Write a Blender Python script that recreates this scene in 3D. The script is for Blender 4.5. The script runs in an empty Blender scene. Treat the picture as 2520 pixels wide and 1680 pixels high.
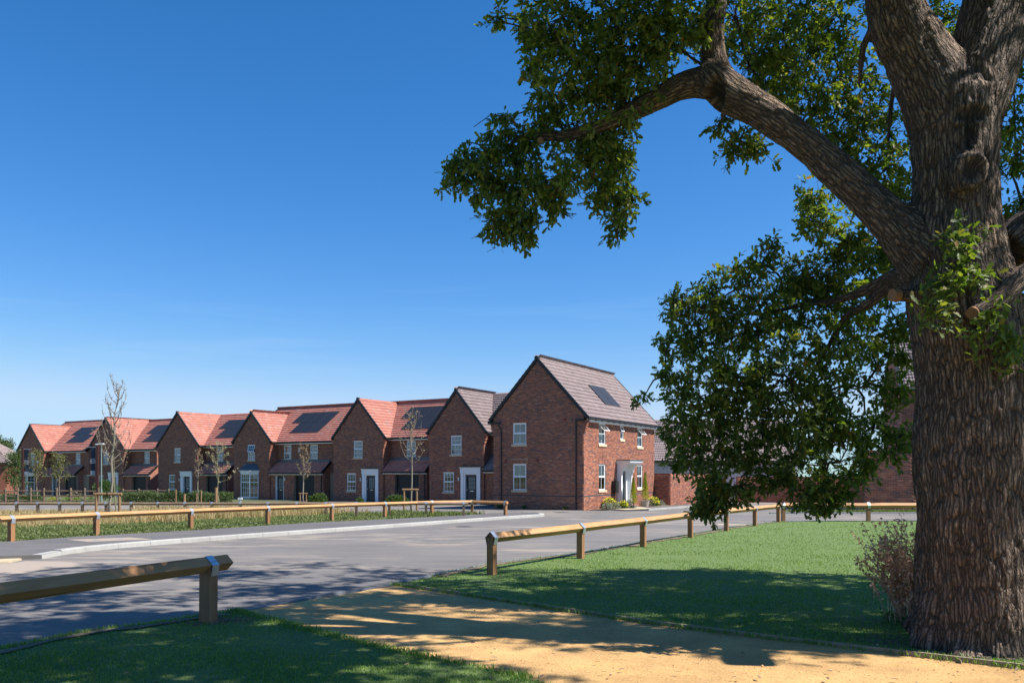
import bpy, bmesh, math, random
import numpy as np
from mathutils import Vector, Matrix, noise as mnoise
from mathutils.kdtree import KDTree
from mathutils.geometry import tessellate_polygon

random.seed(7)
RNG = np.random.default_rng(11)
scene = bpy.context.scene
COL = scene.collection

# ------------------------------------------------------------------ camera, sky, sun, exposure
F_PX = 2080.0            # focal length in pixels of the 2520 px wide photograph
HZ = 1164.0              # eye-level line in the photograph
CAM_H = 1.6
cam_data = bpy.data.cameras.new('camera')
cam_data.sensor_width = 36.0
cam_data.lens = 36.0 * F_PX / 2520.0
cam_data.shift_y = (HZ - 840.0) / 2520.0
cam_data.clip_end = 9000.0
cam = bpy.data.objects.new('camera', cam_data)
COL.objects.link(cam)
cam.location = (0, 0, CAM_H)
cam.rotation_euler = (math.radians(90), 0, 0)
scene.camera = cam

SUN_EL = math.radians(51)
SUN_AZ = math.radians(101.5)          # clockwise from +Y
SUN_V = Vector((math.sin(SUN_AZ) * math.cos(SUN_EL), math.cos(SUN_AZ) * math.cos(SUN_EL), math.sin(SUN_EL)))
world = bpy.data.worlds.new('World')
scene.world = world
world.use_nodes = True
wn = world.node_tree
wn.nodes.clear()
sky = wn.nodes.new('ShaderNodeTexSky')
sky.sky_type = 'NISHITA'
sky.sun_disc = False
sky.sun_elevation = SUN_EL
sky.sun_rotation = SUN_AZ
sky.altitude = 0
sky.air_density = 1.0
sky.dust_density = 0.0
sky.ozone_density = 3.0
hsv = wn.nodes.new('ShaderNodeHueSaturation')
hsv.inputs['Saturation'].default_value = 1.18
hsv.inputs['Value'].default_value = 1.0
bg = wn.nodes.new('ShaderNodeBackground')
bg.inputs['Strength'].default_value = 0.0975
wo = wn.nodes.new('ShaderNodeOutputWorld')
wn.links.new(sky.outputs[0], hsv.inputs['Color'])
wb = wn.nodes.new('ShaderNodeMix'); wb.data_type = 'RGBA'; wb.blend_type = 'MULTIPLY'
wb.inputs[0].default_value = 1.0; wb.inputs[7].default_value = (.80, .985, 1.10, 1)     # camera white balance
wn.links.new(hsv.outputs[0], wb.inputs[6]); sp = wn.nodes.new('ShaderNodeSeparateColor'); cb_ = wn.nodes.new('ShaderNodeCombineColor'); wn.links.new(wb.outputs[2], sp.inputs[0])
def _m(op, a, b):
    q = wn.nodes.new('ShaderNodeMath'); q.operation = op; wn.links.new(a, q.inputs[0]); q.inputs[1].default_value = b; return q.outputs[0]
def _cap(a, v):       # the hazy horizon levels off instead of running to white
    q = wn.nodes.new('ShaderNodeMath'); q.operation = 'SMOOTH_MIN'; wn.links.new(a, q.inputs[0]); q.inputs[1].default_value = v; q.inputs[2].default_value = v * .35; return q.outputs[0]
wn.links.new(_cap(_m('MULTIPLY', _m('POWER', sp.outputs[0], 1.437), .548), 2.95), cb_.inputs[0])
wn.links.new(_cap(_m('MULTIPLY', sp.outputs[1], .71), 4.25), cb_.inputs[1]); wn.links.new(_cap(_m('MULTIPLY', sp.outputs[2], .83), 5.5), cb_.inputs[2])
# a few thin cirrus wisps low in the sky, all the way round
tcw = wn.nodes.new('ShaderNodeTexCoord'); mpw = wn.nodes.new('ShaderNodeMapping'); mpw.inputs['Scale'].default_value = (2.2, 2.2, 34); mpw.inputs['Rotation'].default_value = (.05, .03, 0)
wn.links.new(tcw.outputs['Generated'], mpw.inputs['Vector']); nzw = wn.nodes.new('ShaderNodeTexNoise'); nzw.inputs['Scale'].default_value = 1.4; nzw.inputs['Detail'].default_value = 7; nzw.inputs['Roughness'].default_value = .55; nzw.inputs['Distortion'].default_value = .4
wn.links.new(mpw.outputs[0], nzw.inputs['Vector']); rw = wn.nodes.new('ShaderNodeValToRGB'); rw.color_ramp.elements[0].position = .54; rw.color_ramp.elements[1].position = .78; wn.links.new(nzw.outputs[0], rw.inputs[0])
sx_ = wn.nodes.new('ShaderNodeSeparateXYZ'); wn.links.new(tcw.outputs['Generated'], sx_.inputs[0]); rz = wn.nodes.new('ShaderNodeValToRGB')
for p_, v_ in ((0.0, 0), (.05, 1), (.13, .8), (.24, 0)):
    e_ = rz.color_ramp.elements.new(p_); e_.color = (v_, v_, v_, 1)
rz.color_ramp.elements.remove(rz.color_ramp.elements[0]); rz.color_ramp.elements[-1].color = (0, 0, 0, 1); wn.links.new(sx_.outputs[2], rz.inputs[0])
mw = wn.nodes.new('ShaderNodeMath'); mw.operation = 'MULTIPLY'; wn.links.new(rw.outputs[0], mw.inputs[0]); wn.links.new(rz.outputs[0], mw.inputs[1]); m2w = wn.nodes.new('ShaderNodeMath'); m2w.operation = 'MULTIPLY'; m2w.inputs[1].default_value = .20; wn.links.new(mw.outputs[0], m2w.inputs[0])
cw_ = wn.nodes.new('ShaderNodeMix'); cw_.data_type = 'RGBA'; wn.links.new(m2w.outputs[0], cw_.inputs[0]); wn.links.new(cb_.outputs[0], cw_.inputs[6]); cw_.inputs[7].default_value = (3.6, 4.4, 5.3, 1)
wn.links.new(cw_.outputs[2], bg.inputs[0])
wn.links.new(bg.outputs[0], wo.inputs[0])

sun_data = bpy.data.lights.new('sun', 'SUN')
sun_data.energy = 5.0
sun_data.angle = math.radians(0.5)
sun_data.color = (1.0, 0.955, 0.89)
sun = bpy.data.objects.new('sun', sun_data)
COL.objects.link(sun)
sun.rotation_euler = SUN_V.to_track_quat('Z', 'Y').to_euler()
sun.location = (20, -5, 30)

scene.view_settings.view_transform = 'Standard'
scene.view_settings.look = 'None'
scene.view_settings.exposure = 0.89
scene.view_settings.gamma = 1.0
scene.view_settings.use_curve_mapping = False
scene.cycles.max_bounces = 6
scene.cycles.transparent_max_bounces = 8

# ------------------------------------------------------------------ small helpers
SLOPE = 0.01
def gz(y):                      # the ground falls gently away from the camera
    return -SLOPE * y
def G(dx, dy):                  # ground point from a point measured in the photograph (2352 px wide view)
    sx, sy = dx * 1.07143, dy * 1.07143
    Y = F_PX * CAM_H / (sy - HZ - F_PX * SLOPE)
    return ((sx - 1260.0) / F_PX * Y, Y)
def at(dx, dy, Y):              # a point at distance Y
    sx, sy = dx * 1.07143, dy * 1.07143
    return Vector(((sx - 1260.0) / F_PX * Y, Y, CAM_H + (HZ - sy) / F_PX * Y))

def link(o, parent=None):
    COL.objects.link(o)
    if parent is not None:
        o.parent = parent
    return o
def thing(name, label, cat, loc=(0, 0, 0), rz=0.0, group=None):
    o = bpy.data.objects.new(name, None)
    o.empty_display_size = 0.2
    COL.objects.link(o)
    o.location = loc
    o.rotation_euler = (0, 0, rz)
    o['label'] = label; o['category'] = cat
    if group: o['group'] = group
    return o
def tag(o, label, cat, group=None):
    o['label'] = label; o['category'] = cat
    if group: o['group'] = group
    return o

class MB:
    """collects faces, builds one mesh with box-projected uv in metres"""
    def __init__(s): s.v = []; s.f = []; s.r = []
    def add(s, pts, faces, rnd=None):
        b = len(s.v)
        s.v += [tuple(p) for p in pts]
        s.f += [tuple(i + b for i in f) for f in faces]
        r = random.random() if rnd is None else rnd
        s.r += [r] * len(faces)
        return s
    def quad(s, *pts): return s.add(pts, [tuple(range(len(pts)))])
    def hexa(s, p, rnd=None):         # p: 8 points, bottom ring then top ring
        return s.add(p, [(3, 2, 1, 0), (4, 5, 6, 7), (0, 1, 5, 4), (1, 2, 6, 5), (2, 3, 7, 6), (3, 0, 4, 7)], rnd)
    def box(s, x0, x1, y0, y1, z0, z1, rnd=None):
        return s.hexa([(x0, y0, z0), (x1, y0, z0), (x1, y1, z0), (x0, y1, z0), (x0, y0, z1), (x1, y0, z1), (x1, y1, z1), (x0, y1, z1)], rnd)
    def obox(s, c, ax, ay, az, rnd=None):   # oriented box, half-vectors
        c = Vector(c); ax = Vector(ax); ay = Vector(ay); az = Vector(az)
        return s.hexa([c - ax - ay - az, c + ax - ay - az, c + ax + ay - az, c - ax + ay - az,
                       c - ax - ay + az, c + ax - ay + az, c + ax + ay + az, c - ax + ay + az], rnd)
    def fbox(s, F, a0, a1, b0, b1, c0, c1, rnd=None):   # box in facade coordinates
        return s.hexa([F(a0, b1, c0), F(a1, b1, c0), F(a1, b0, c0), F(a0, b0, c0),
                       F(a0, b1, c1), F(a1, b1, c1), F(a1, b0, c1), F(a0, b0, c1)], rnd)
    def tube(s, pts, radii, n=8, cap=True, rnd=None):
        pts = [Vector(p) for p in pts]
        if not hasattr(radii, '__len__'): radii = [radii] * len(pts)
        b = len(s.v); prev = None
        for i, p in enumerate(pts):
            d = (pts[min(i + 1, len(pts) - 1)] - pts[max(i - 1, 0)])
            if d.length < 1e-9: d = Vector((0, 0, 1))
            d.normalize()
            if prev is None:
                t = Vector((1, 0, 0)) if abs(d.x) < .9 else Vector((0, 1, 0))
                e = d.cross(t).normalized()
            else:
                e = (prev - d * prev.dot(d))
                e = e.normalized() if e.length > 1e-6 else d.orthogonal().normalized()
            prev = e; g = d.cross(e)
            for k in range(n):
                a = 2 * math.pi * k / n
                s.v.append(tuple(p + (e * math.cos(a) + g * math.sin(a)) * radii[i]))
        r = random.random() if rnd is None else rnd
        for i in range(len(pts) - 1):
            for k in range(n):
                k2 = (k + 1) % n
                s.f.append((b + i * n + k, b + i * n + k2, b + (i + 1) * n + k2, b + (i + 1) * n + k)); s.r.append(r)
        if cap:
            s.f.append(tuple(b + k for k in reversed(range(n)))); s.r.append(r)
            s.f.append(tuple(b + (len(pts) - 1) * n + k for k in range(n))); s.r.append(r)
        return s
    def build(s, name, mat, parent=None, smooth=False, uv=True, stuff=False, bevel=0.0):
        me = bpy.data.meshes.new(name)
        me.from_pydata(s.v, [], s.f)
        if isinstance(mat, (list, tuple)):
            for m in mat: me.materials.append(m)
        else: me.materials.append(mat)
        at_ = me.attributes.new('rnd', 'FLOAT', 'FACE')
        at_.data.foreach_set('value', np.array(s.r, dtype=np.float32))
        if uv:
            ul = me.uv_layers.new(name='uv')
            dat = np.zeros(len(me.loops) * 2, dtype=np.float32)
            for p in me.polygons:
                n = p.normal
                if abs(n.z) < .75:
                    t = Vector((-n.y, n.x, 0)).normalized()
                    for li in p.loop_indices:
                        co = me.vertices[me.loops[li].vertex_index].co
                        dat[2 * li] = co.dot(t); dat[2 * li + 1] = co.z
                else:
                    for li in p.loop_indices:
                        co = me.vertices[me.loops[li].vertex_index].co
                        dat[2 * li] = co.x; dat[2 * li + 1] = co.y
            ul.data.foreach_set('uv', dat)
        if smooth:
            me.polygons.foreach_set('use_smooth', [True] * len(me.polygons))
        o = bpy.data.objects.new(name, me)
        link(o, parent)
        if bevel:
            m = o.modifiers.new('bevel', 'BEVEL'); m.width = bevel; m.segments = 2; m.limit_method = 'ANGLE'
        if stuff: o['kind'] = 'stuff'
        return o

def np_mesh(name, V, F, mat, rnd=None, parent=None, stuff=True, smooth=False):
    V = np.asarray(V, dtype=np.float32); F = np.asarray(F, dtype=np.int32)
    me = bpy.data.meshes.new(name)
    me.vertices.add(len(V)); me.vertices.foreach_set('co', V.ravel())
    m, k = F.shape
    me.loops.add(m * k); me.loops.foreach_set('vertex_index', F.ravel())
    me.polygons.add(m); me.polygons.foreach_set('loop_start', np.arange(0, m * k, k, dtype=np.int32))
    me.update(calc_edges=True)
    if smooth: me.polygons.foreach_set('use_smooth', np.ones(m, dtype=bool))
    me.materials.append(mat)
    if rnd is not None:
        a = me.attributes.new('rnd', 'FLOAT', 'FACE'); a.data.foreach_set('value', np.asarray(rnd, dtype=np.float32))
    o = bpy.data.objects.new(name, me); link(o, parent)
    if stuff: o['kind'] = 'stuff'
    return o

def rep(tv, tf, X, Y_, Z_, P):
    """repeat template verts tv (n,3) with frames X,Y,Z (m,3) at P (m,3)"""
    V = P[:, None, :] + tv[None, :, 0:1] * X[:, None, :] + tv[None, :, 1:2] * Y_[:, None, :] + tv[None, :, 2:3] * Z_[:, None, :]
    m, n = len(P), len(tv)
    F = tf[None, :, :] + (np.arange(m) * n)[:, None, None]
    return V.reshape(-1, 3), F.reshape(-1, tf.shape[1])

# ------------------------------------------------------------------ materials
def mat(name):
    m = bpy.data.materials.new(name); m.use_nodes = True
    nt = m.node_tree; p = nt.nodes['Principled BSDF']
    return m, nt, p
def N(nt, t, **kw):
    n = nt.nodes.new(t)
    for k, v in kw.items(): setattr(n, k, v)
    return n
def ramp(nt, src, stops, interp='LINEAR'):
    r = N(nt, 'ShaderNodeValToRGB'); r.color_ramp.interpolation = interp
    el = r.color_ramp.elements
    while len(el) > 1: el.remove(el[-1])
    el[0].position = stops[0][0]; el[0].color = (*stops[0][1], 1)
    for p, c in stops[1:]:
        e = el.new(p); e.color = (*c, 1)
    nt.links.new(src, r.inputs[0]); return r.outputs[0]
def noise(nt, scale, detail=4, rough=.6, vec=None, dist=0):
    n = N(nt, 'ShaderNodeTexNoise'); n.inputs['Scale'].default_value = scale
    n.inputs['Detail'].default_value = detail; n.inputs['Roughness'].default_value = rough
    n.inputs['Distortion'].default_value = dist
    if vec is not None: nt.links.new(vec, n.inputs['Vector'])
    return n.outputs[0]
def mapping(nt, scale=(1, 1, 1), coord='Object', rot=(0, 0, 0)):
    tc = N(nt, 'ShaderNodeTexCoord'); mp = N(nt, 'ShaderNodeMapping')
    mp.inputs['Scale'].default_value = scale; mp.inputs['Rotation'].default_value = rot
    nt.links.new(tc.outputs[coord], mp.inputs['Vector']); return mp.outputs[0]
def bump(nt, h, p, strength=.3, dist=.01):
    b = N(nt, 'ShaderNodeBump'); b.inputs['Strength'].default_value = strength; b.inputs['Distance'].default_value = dist
    nt.links.new(h, b.inputs['Height']); nt.links.new(b.outputs[0], p.inputs['Normal']); return b
def mixc(nt, f, a, b, mode='MIX'):
    m = N(nt, 'ShaderNodeMix', data_type='RGBA', blend_type=mode)
    for i, v in ((0, f), (6, a), (7, b)):
        if isinstance(v, (int, float)): m.inputs[i].default_value = v
        elif isinstance(v, (tuple, list)): m.inputs[i].default_value = (*v, 1)
        else: nt.links.new(v, m.inputs[i])
    return m.outputs[2]
def math_(nt, op, a, b=0.0):
    m = N(nt, 'ShaderNodeMath', operation=op)
    for i, v in ((0, a), (1, b)):
        if isinstance(v, (int, float)): m.inputs[i].default_value = v
        else: nt.links.new(v, m.inputs[i])
    return m.outputs[0]
def rnd_val(nt):     # per-piece random: attribute plus object random
    a = N(nt, 'ShaderNodeAttribute', attribute_name='rnd'); o = N(nt, 'ShaderNodeObjectInfo')
    return math_(nt, 'FRACT', math_(nt, 'ADD', a.outputs['Fac'], o.outputs['Random']))
def simple(name, col, rough=.6, metal=0.0, var=.12, nscale=6, bmp=0.0, spec=None):
    m, nt, p = mat(name)
    n = noise(nt, nscale, 5, .6, mapping(nt))
    c = mixc(nt, n, tuple(x * (1 - var) for x in col), tuple(min(1, x * (1 + var)) for x in col))
    ob = N(nt, 'ShaderNodeObjectInfo'); c = mixc(nt, .25, c, ramp(nt, ob.outputs['Random'], [(0, (.36, .36, .36)), (1, (.64, .64, .63))]), 'OVERLAY')
    nt.links.new(c, p.inputs['Base Color'])
    p.inputs['Roughness'].default_value = rough; p.inputs['Metallic'].default_value = metal
    if spec is not None: p.inputs['Specular IOR Level'].default_value = spec
    if bmp: bump(nt, noise(nt, nscale * 12, 3, .6, mapping(nt)), p, bmp, .01)
    return m

BRICK_STOPS = [(0, (.19, .066, .042)), (.2, (.25, .085, .052)), (.4, (.15, .058, .044)), (.55, (.28, .10, .06)), (.7, (.10, .052, .052)), (.78, (.22, .075, .047)), (.9, (.17, .07, .06)), (.96, (.30, .135, .085))]
MORTAR = (.47, .35, .25)
def brick_geo_mat(name, stops, gain=1.0):
    m, nt, p = mat(name)
    c = ramp(nt, rnd_val(nt), [(a, tuple(x * gain for x in b)) for a, b in stops], 'CONSTANT')
    n = noise(nt, 35, 4, .7, mapping(nt))
    c = mixc(nt, .35, c, ramp(nt, n, [(.3, (.35, .35, .35)), (.7, (.75, .7, .7))]), 'OVERLAY')
    nt.links.new(c, p.inputs['Base Color']); p.inputs['Roughness'].default_value = .85
    bump(nt, n, p, .4, .004); return m
def brick_tex_mat(name, gain=1.0):
    m, nt, p = mat(name)
    uv = N(nt, 'ShaderNodeUVMap', uv_map='uv')
    def bt(c1, c2, off):
        b = N(nt, 'ShaderNodeTexBrick'); b.offset = .5
        b.inputs['Scale'].default_value = 1.0; b.inputs['Brick Width'].default_value = .225
        b.inputs['Row Height'].default_value = .075; b.inputs['Mortar Size'].default_value = .0055
        b.inputs['Mortar Smooth'].default_value = .1; b.inputs['Bias'].default_value = off
        b.inputs['Color1'].default_value = (*c1, 1); b.inputs['Color2'].default_value = (*c2, 1)
        b.inputs['Mortar'].default_value = (*MORTAR, 1)
        nt.links.new(uv.outputs[0], b.inputs['Vector']); return b
    b1 = bt((.38, .115, .062), (.15, .058, .048), -.1)
    n = noise(nt, 1.1, 3, .6, mapping(nt))
    c = mixc(nt, .3, b1.outputs[0], ramp(nt, n, [(.3, (.38, .37, .38)), (.7, (.62, .58, .56))]), 'OVERLAY')
    nt.links.new(c, p.inputs['Base Color']); p.inputs['Roughness'].default_value = .88
    bump(nt, math_(nt, 'SUBTRACT', 1.0, b1.outputs['Fac']), p, .5, .008)
    return m

M = {}
M['brick'] = brick_geo_mat('brick', [(a, (r * 1.0, g * 1.06, b * 1.0)) for a, (r, g, b) in BRICK_STOPS], 1.4)
M['brick_dark'] = brick_geo_mat('brick_dark', BRICK_STOPS, .95)
M['brick_blue'] = brick_geo_mat('brick_blue', [(0, (.075, .075, .095)), (.5, (.10, .095, .11)), (.8, (.06, .06, .08))])
M['brick_tex'] = brick_tex_mat('brick_masonry')
M['brick_far'] = simple('far_brick', (.34, .12, .07), .85, var=.25, nscale=4)
M['mortar'] = simple('mortar', MORTAR, .95, var=.12, nscale=20, bmp=.3)
def tile_mat(name, stops):
    m, nt, p = mat(name)
    c = ramp(nt, rnd_val(nt), stops)
    n = noise(nt, 1.4, 4, .6, mapping(nt))
    c = mixc(nt, .3, c, ramp(nt, n, [(.3, (.36, .36, .36)), (.7, (.62, .62, .62))]), 'OVERLAY')
    nt.links.new(c, p.inputs['Base Color']); p.inputs['Roughness'].default_value = .8
    bump(nt, noise(nt, 60, 3, .6, mapping(nt)), p, .25, .004); return m
M['tile_red'] = tile_mat('terracotta_tile', [(0, (.56, .21, .15)), (.45, (.66, .26, .19)), (.8, (.52, .20, .155)), (.93, (.70, .32, .25)), (1, (.42, .23, .20))])
M['tile_grey'] = tile_mat('grey_brown_tile', [(0, (.28, .21, .20)), (.5, (.34, .26, .25)), (.85, (.26, .195, .19)), (1, (.38, .30, .29))])
M['black'] = simple('black_plastic', (.012, .016, .017), .45, var=.2)
M['white'] = simple('white_upvc', (.80, .81, .82), .35, var=.03)
M['stone'] = simple('cast_stone', (.55, .45, .30), .8, var=.1, nscale=8, bmp=.15)
M['lead'] = simple('lead_sheet', (.13, .145, .16), .5, .2, var=.2)
M['navy_door'] = simple('navy_door_paint', (.012, .022, .035), .35, var=.15)
M['garage'] = simple('black_garage_door', (.012, .013, .015), .45, var=.15)
M['solar'] = simple('solar_cells', (.020, .021, .024), .45, var=.15, nscale=3)
M['solar_frame'] = simple('solar_frame', (.03, .033, .036), .4)
M['chrome'] = simple('brushed_metal', (.6, .6, .58), .3, .9, var=.08)
M['dark_backing'] = simple('room_shade_colour', (.035, .035, .04), .9)  # near-black colour stands in for the shade indoors
M['curtain'] = simple('curtain_cloth', (.42, .42, .40), .9, var=.15, nscale=30)
M['red_plastic'] = simple('terracotta_vent', (.22, .035, .025), .6)
M['yellow_band'] = simple('pale_paving_slab', (.62, .52, .34), .85, var=.1, nscale=5, bmp=.2)

def glass_mat():
    m, nt, p = mat('window_glass')
    nt.nodes.remove(p)
    gl = N(nt, 'ShaderNodeBsdfGlossy'); gl.inputs['Roughness'].default_value = .02; gl.inputs['Color'].default_value = (.85, .9, .9, 1)
    tr = N(nt, 'ShaderNodeBsdfTransparent'); tr.inputs['Color'].default_value = (.55, .60, .60, 1)
    fr = N(nt, 'ShaderNodeFresnel'); fr.inputs['IOR'].default_value = 1.9
    f2 = math_(nt, 'ADD', fr.outputs[0], .06)
    mx = N(nt, 'ShaderNodeMixShader'); nt.links.new(f2, mx.inputs[0])
    nt.links.new(tr.outputs[0], mx.inputs[1]); nt.links.new(gl.outputs[0], mx.inputs[2])
    bm = N(nt, 'ShaderNodeBump'); bm.inputs['Strength'].default_value = .04; bm.inputs['Distance'].default_value = .02
    nt.links.new(noise(nt, 2.0, 2, .5, mapping(nt)), bm.inputs['Height']); nt.links.new(bm.outputs[0], gl.inputs['Normal'])
    nt.links.new(mx.outputs[0], nt.nodes['Material Output'].inputs[0])
    return m
M['glass'] = glass_mat()

def wood_mat(name, light, dark, scale=1.0, axis=(1, 1, 1)):
    m, nt, p = mat(name)
    v = mapping(nt, axis)
    n1 = noise(nt, 9 * scale, 6, .65, v, .6)
    n2 = noise(nt, 2.2, 3, .5, mapping(nt))
    c = ramp(nt, n1, [(.30, dark), (.5, tuple((a + b) / 2 for a, b in zip(light, dark))), (.7, light)])
    o = N(nt, 'ShaderNodeObjectInfo')
    c = mixc(nt, .3, c, ramp(nt, n2, [(.3, (.34, .34, .34)), (.7, (.68, .66, .62))]), 'OVERLAY')
    c = mixc(nt, .22, c, ramp(nt, o.outputs['Random'], [(0, (.36, .36, .36)), (1, (.66, .66, .66))]), 'OVERLAY')
    sv = tuple(.035 if q < 1 else 1 for q in axis)
    split = ramp(nt, noise(nt, 16, 3, .5, mapping(nt, sv), .3), [(.30, (.30, .28, .26)), (.37, (1, 1, 1))]); c = mixc(nt, .85, c, split, 'MULTIPLY')
    grey = ramp(nt, noise(nt, 1.1, 4, .6, mapping(nt)), [(.45, (0, 0, 0)), (.75, (.35, .35, .35))]); c = mixc(nt, grey, c, (.30, .22, .16))
    vor = N(nt, 'ShaderNodeTexVoronoi'); vor.inputs['Scale'].default_value = 2.6; nt.links.new(mapping(nt), vor.inputs['Vector'])
    knot = ramp(nt, vor.outputs[0], [(0, (.35, .35, .35)), (.045, (.5, .5, .5)), (.075, (1, 1, 1))])
    c = mixc(nt, .9, c, knot, 'MULTIPLY')
    nt.links.new(c, p.inputs['Base Color']); p.inputs['Roughness'].default_value = .72
    bump(nt, n1, p, .35, .006); return m
M['rail'] = wood_mat('treated_rail_wood', (.66, .355, .14), (.44, .205, .072), 1.2, (.12, 1, 1))
M['post'] = wood_mat('treated_post_wood', (.44, .215, .085), (.27, .125, .048), 1.5, (1, 1, .12))
M['round_wood'] = wood_mat('round_stake_wood', (.40, .24, .11), (.26, .14, .06), 1.5, (1, 1, .15))
M['old_rail'] = wood_mat('weathered_rail_wood', (.27, .19, .12), (.17, .11, .065), 1.5, (.2, 1, 1))
M['steel'] = simple('galvanised_steel', (.50, .54, .58), .38, .75, var=.12, nscale=25)
M['edging'] = simple('pale_edging_board', (.40, .30, .22), .85, var=.15)

def asphalt_mat(name, base, dusty):
    m, nt, p = mat(name)
    v = mapping(nt)
    g = noise(nt, 120, 2, .8, v)
    c = mixc(nt, g, tuple(x * .7 for x in base), tuple(x * 1.35 for x in base))
    big = noise(nt, .35, 4, .6, mapping(nt))
    c = mixc(nt, .5, c, ramp(nt, big, [(.35, (.40, .40, .40)), (.65, (.60, .60, .60))]), 'OVERLAY')
    # sandy dust dragged along the direction of travel, densest near the path and driveway mouths
    st = noise(nt, 1.3, 7, .68, mapping(nt, (.35, 1.2, 1), rot=(0, 0, .35)), .9)
    reg = noise(nt, .16, 2, .5, mapping(nt, (1, 1, 1)))
    sm = math_(nt, 'MULTIPLY', math_(nt, 'SUBTRACT', st, .47), 6.0)
    rm = math_(nt, 'MULTIPLY', math_(nt, 'SUBTRACT', reg, .43), 7.0)
    cl = N(nt, 'ShaderNodeClamp'); nt.links.new(rm, cl.inputs[0])
    cl2 = N(nt, 'ShaderNodeClamp'); nt.links.new(math_(nt, 'MULTIPLY', sm, math_(nt, 'ADD', cl.outputs[0], .22)), cl2.inputs[0])
    c = mixc(nt, math_(nt, 'MULTIPLY', cl2.outputs[0], dusty), c, (.40, .33, .26))
    nt.links.new(c, p.inputs['Base Color']); p.inputs['Roughness'].default_value = .85
    bump(nt, g, p, .5, .006); return m
M['asphalt'] = asphalt_mat('road_asphalt', (.178, .165, .155), .9)
M['pavement'] = asphalt_mat('pavement_asphalt', (.135, .127, .125), .18)
M['kerb'] = simple('concrete_kerb', (.44, .43, .40), .85, var=.24, nscale=7, bmp=.25)
M['kerb_thin'] = simple('grey_edging_strip', (.22, .24, .27), .8, var=.15)
M['slab'] = simple('tan_concrete_slab', (.42, .34, .27), .85, var=.1, nscale=3, bmp=.2)
M['block'] = simple('pink_block_paving', (.36, .24, .20), .85, var=.2, nscale=12, bmp=.3)

def sand_mat():
    m, nt, p = mat('hoggin_sand')
    v = mapping(nt)
    g = noise(nt, 45, 6, .75, v); b = noise(nt, 1.6, 5, .6, v)
    c = ramp(nt, g, [(.3, (.36, .205, .070)), (.5, (.54, .325, .122)), (.66, (.61, .395, .17)), (.76, (.69, .53, .30))])
    c = mixc(nt, .7, c, ramp(nt, b, [(.3, (.36, .35, .35)), (.5, (.5, .5, .5)), (.7, (.66, .64, .62))]), 'OVERLAY')
    pb = noise(nt, .5, 5, .7, v); c = mixc(nt, .5, c, ramp(nt, pb, [(.35, (.38, .37, .36)), (.65, (.6, .6, .6))]), 'OVERLAY')
    nt.links.new(c, p.inputs['Base Color']); p.inputs['Roughness'].default_value = .95
    h = math_(nt, 'ADD', math_(nt, 'MULTIPLY', b, 1.2), math_(nt, 'MULTIPLY', g, .6))
    bump(nt, h, p, .9, .03); return m
M['sand'] = sand_mat()
def soil_mat(name, a, b_, sc=8):
    m, nt, p = mat(name); v = mapping(nt)
    g = noise(nt, sc, 6, .7, v)
    nt.links.new(ramp(nt, g, [(.3, a), (.7, b_)]), p.inputs['Base Color']); p.inputs['Roughness'].default_value = .95
    bump(nt, g, p, .6, .03); return m
M['ground'] = soil_mat('ground_turf', (.06, .09, .03), (.14, .15, .06), 3)
M['lawn'] = soil_mat('lawn_base', (.10, .16, .035), (.17, .25, .065), 14)
M['lawn_d'] = M['lawn']
M['verge'] = soil_mat('rough_verge', (.10, .12, .035), (.26, .20, .10), 4)
M['soil'] = soil_mat('bare_soil', (.16, .11, .07), (.30, .22, .15), 10)

def blade_mat(name, stops, transl=.3):
    m, nt, p = mat(name)
    c0 = ramp(nt, rnd_val(nt), stops)
    n = noise(nt, .8, 5, .65, mapping(nt))
    c = mixc(nt, .5, c0, ramp(nt, n, [(.32, (.33, .36, .35)), (.68, (.68, .63, .58))]), 'OVERLAY')
    nt.links.new(c, p.inputs['Base Color']); p.inputs['Roughness'].default_value = .6
    tr = N(nt, 'ShaderNodeBsdfTranslucent'); nt.links.new(mixc(nt, 1.0, c, (1.5, 1.7, .6), 'MULTIPLY'), tr.inputs['Color'])
    mx = N(nt, 'ShaderNodeMixShader'); mx.inputs[0].default_value = transl
    nt.links.new(p.outputs[0], mx.inputs[1]); nt.links.new(tr.outputs[0], mx.inputs[2])
    nt.links.new(mx.outputs[0], nt.nodes['Material Output'].inputs[0]); return m
M['grass'] = blade_mat('lawn_grass', [(0, (.14, .25, .035)), (.5, (.205, .345, .055)), (.85, (.27, .40, .085)), (1, (.40, .44, .17))])
M['weed'] = blade_mat('weedy_grass', [(0, (.10, .15, .04)), (.6, (.17, .22, .07)), (1, (.28, .30, .12))])
M['dry'] = blade_mat('dry_grass', [(0, (.46, .32, .17)), (.5, (.62, .46, .26)), (.85, (.54, .43, .25)), (1, (.30, .32, .13))])
M['oak_leaf'] = blade_mat('oak_leaf', [(0, (.055, .092, .020)), (.35, (.095, .142, .026)), (.75, (.155, .200, .034)), (.93, (.25, .27, .05)), (.985, (.25, .21, .05)), (1, (.32, .15, .04))], .44)
M['shrub_leaf'] = blade_mat('shrub_leaf', [(0, (.04, .085, .02)), (.6, (.08, .15, .035)), (1, (.16, .22, .06))])
M['hedge_leaf'] = blade_mat('hedge_leaf', [(0, (.05, .09, .03)), (.6, (.09, .15, .045)), (1, (.18, .21, .09))])
M['sapling_leaf'] = blade_mat('sapling_leaf', [(0, (.10, .14, .03)), (.6, (.20, .20, .05)), (1, (.34, .26, .09))])
M['bud'] = blade_mat('bud_brown', [(0, (.20, .13, .08)), (.6, (.30, .20, .12)), (1, (.40, .32, .18))], .1)
M['bud_pale'] = blade_mat('bud_pale', [(0, (.28, .24, .13)), (.6, (.42, .37, .22)), (1, (.5, .45, .3))], .1)
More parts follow.
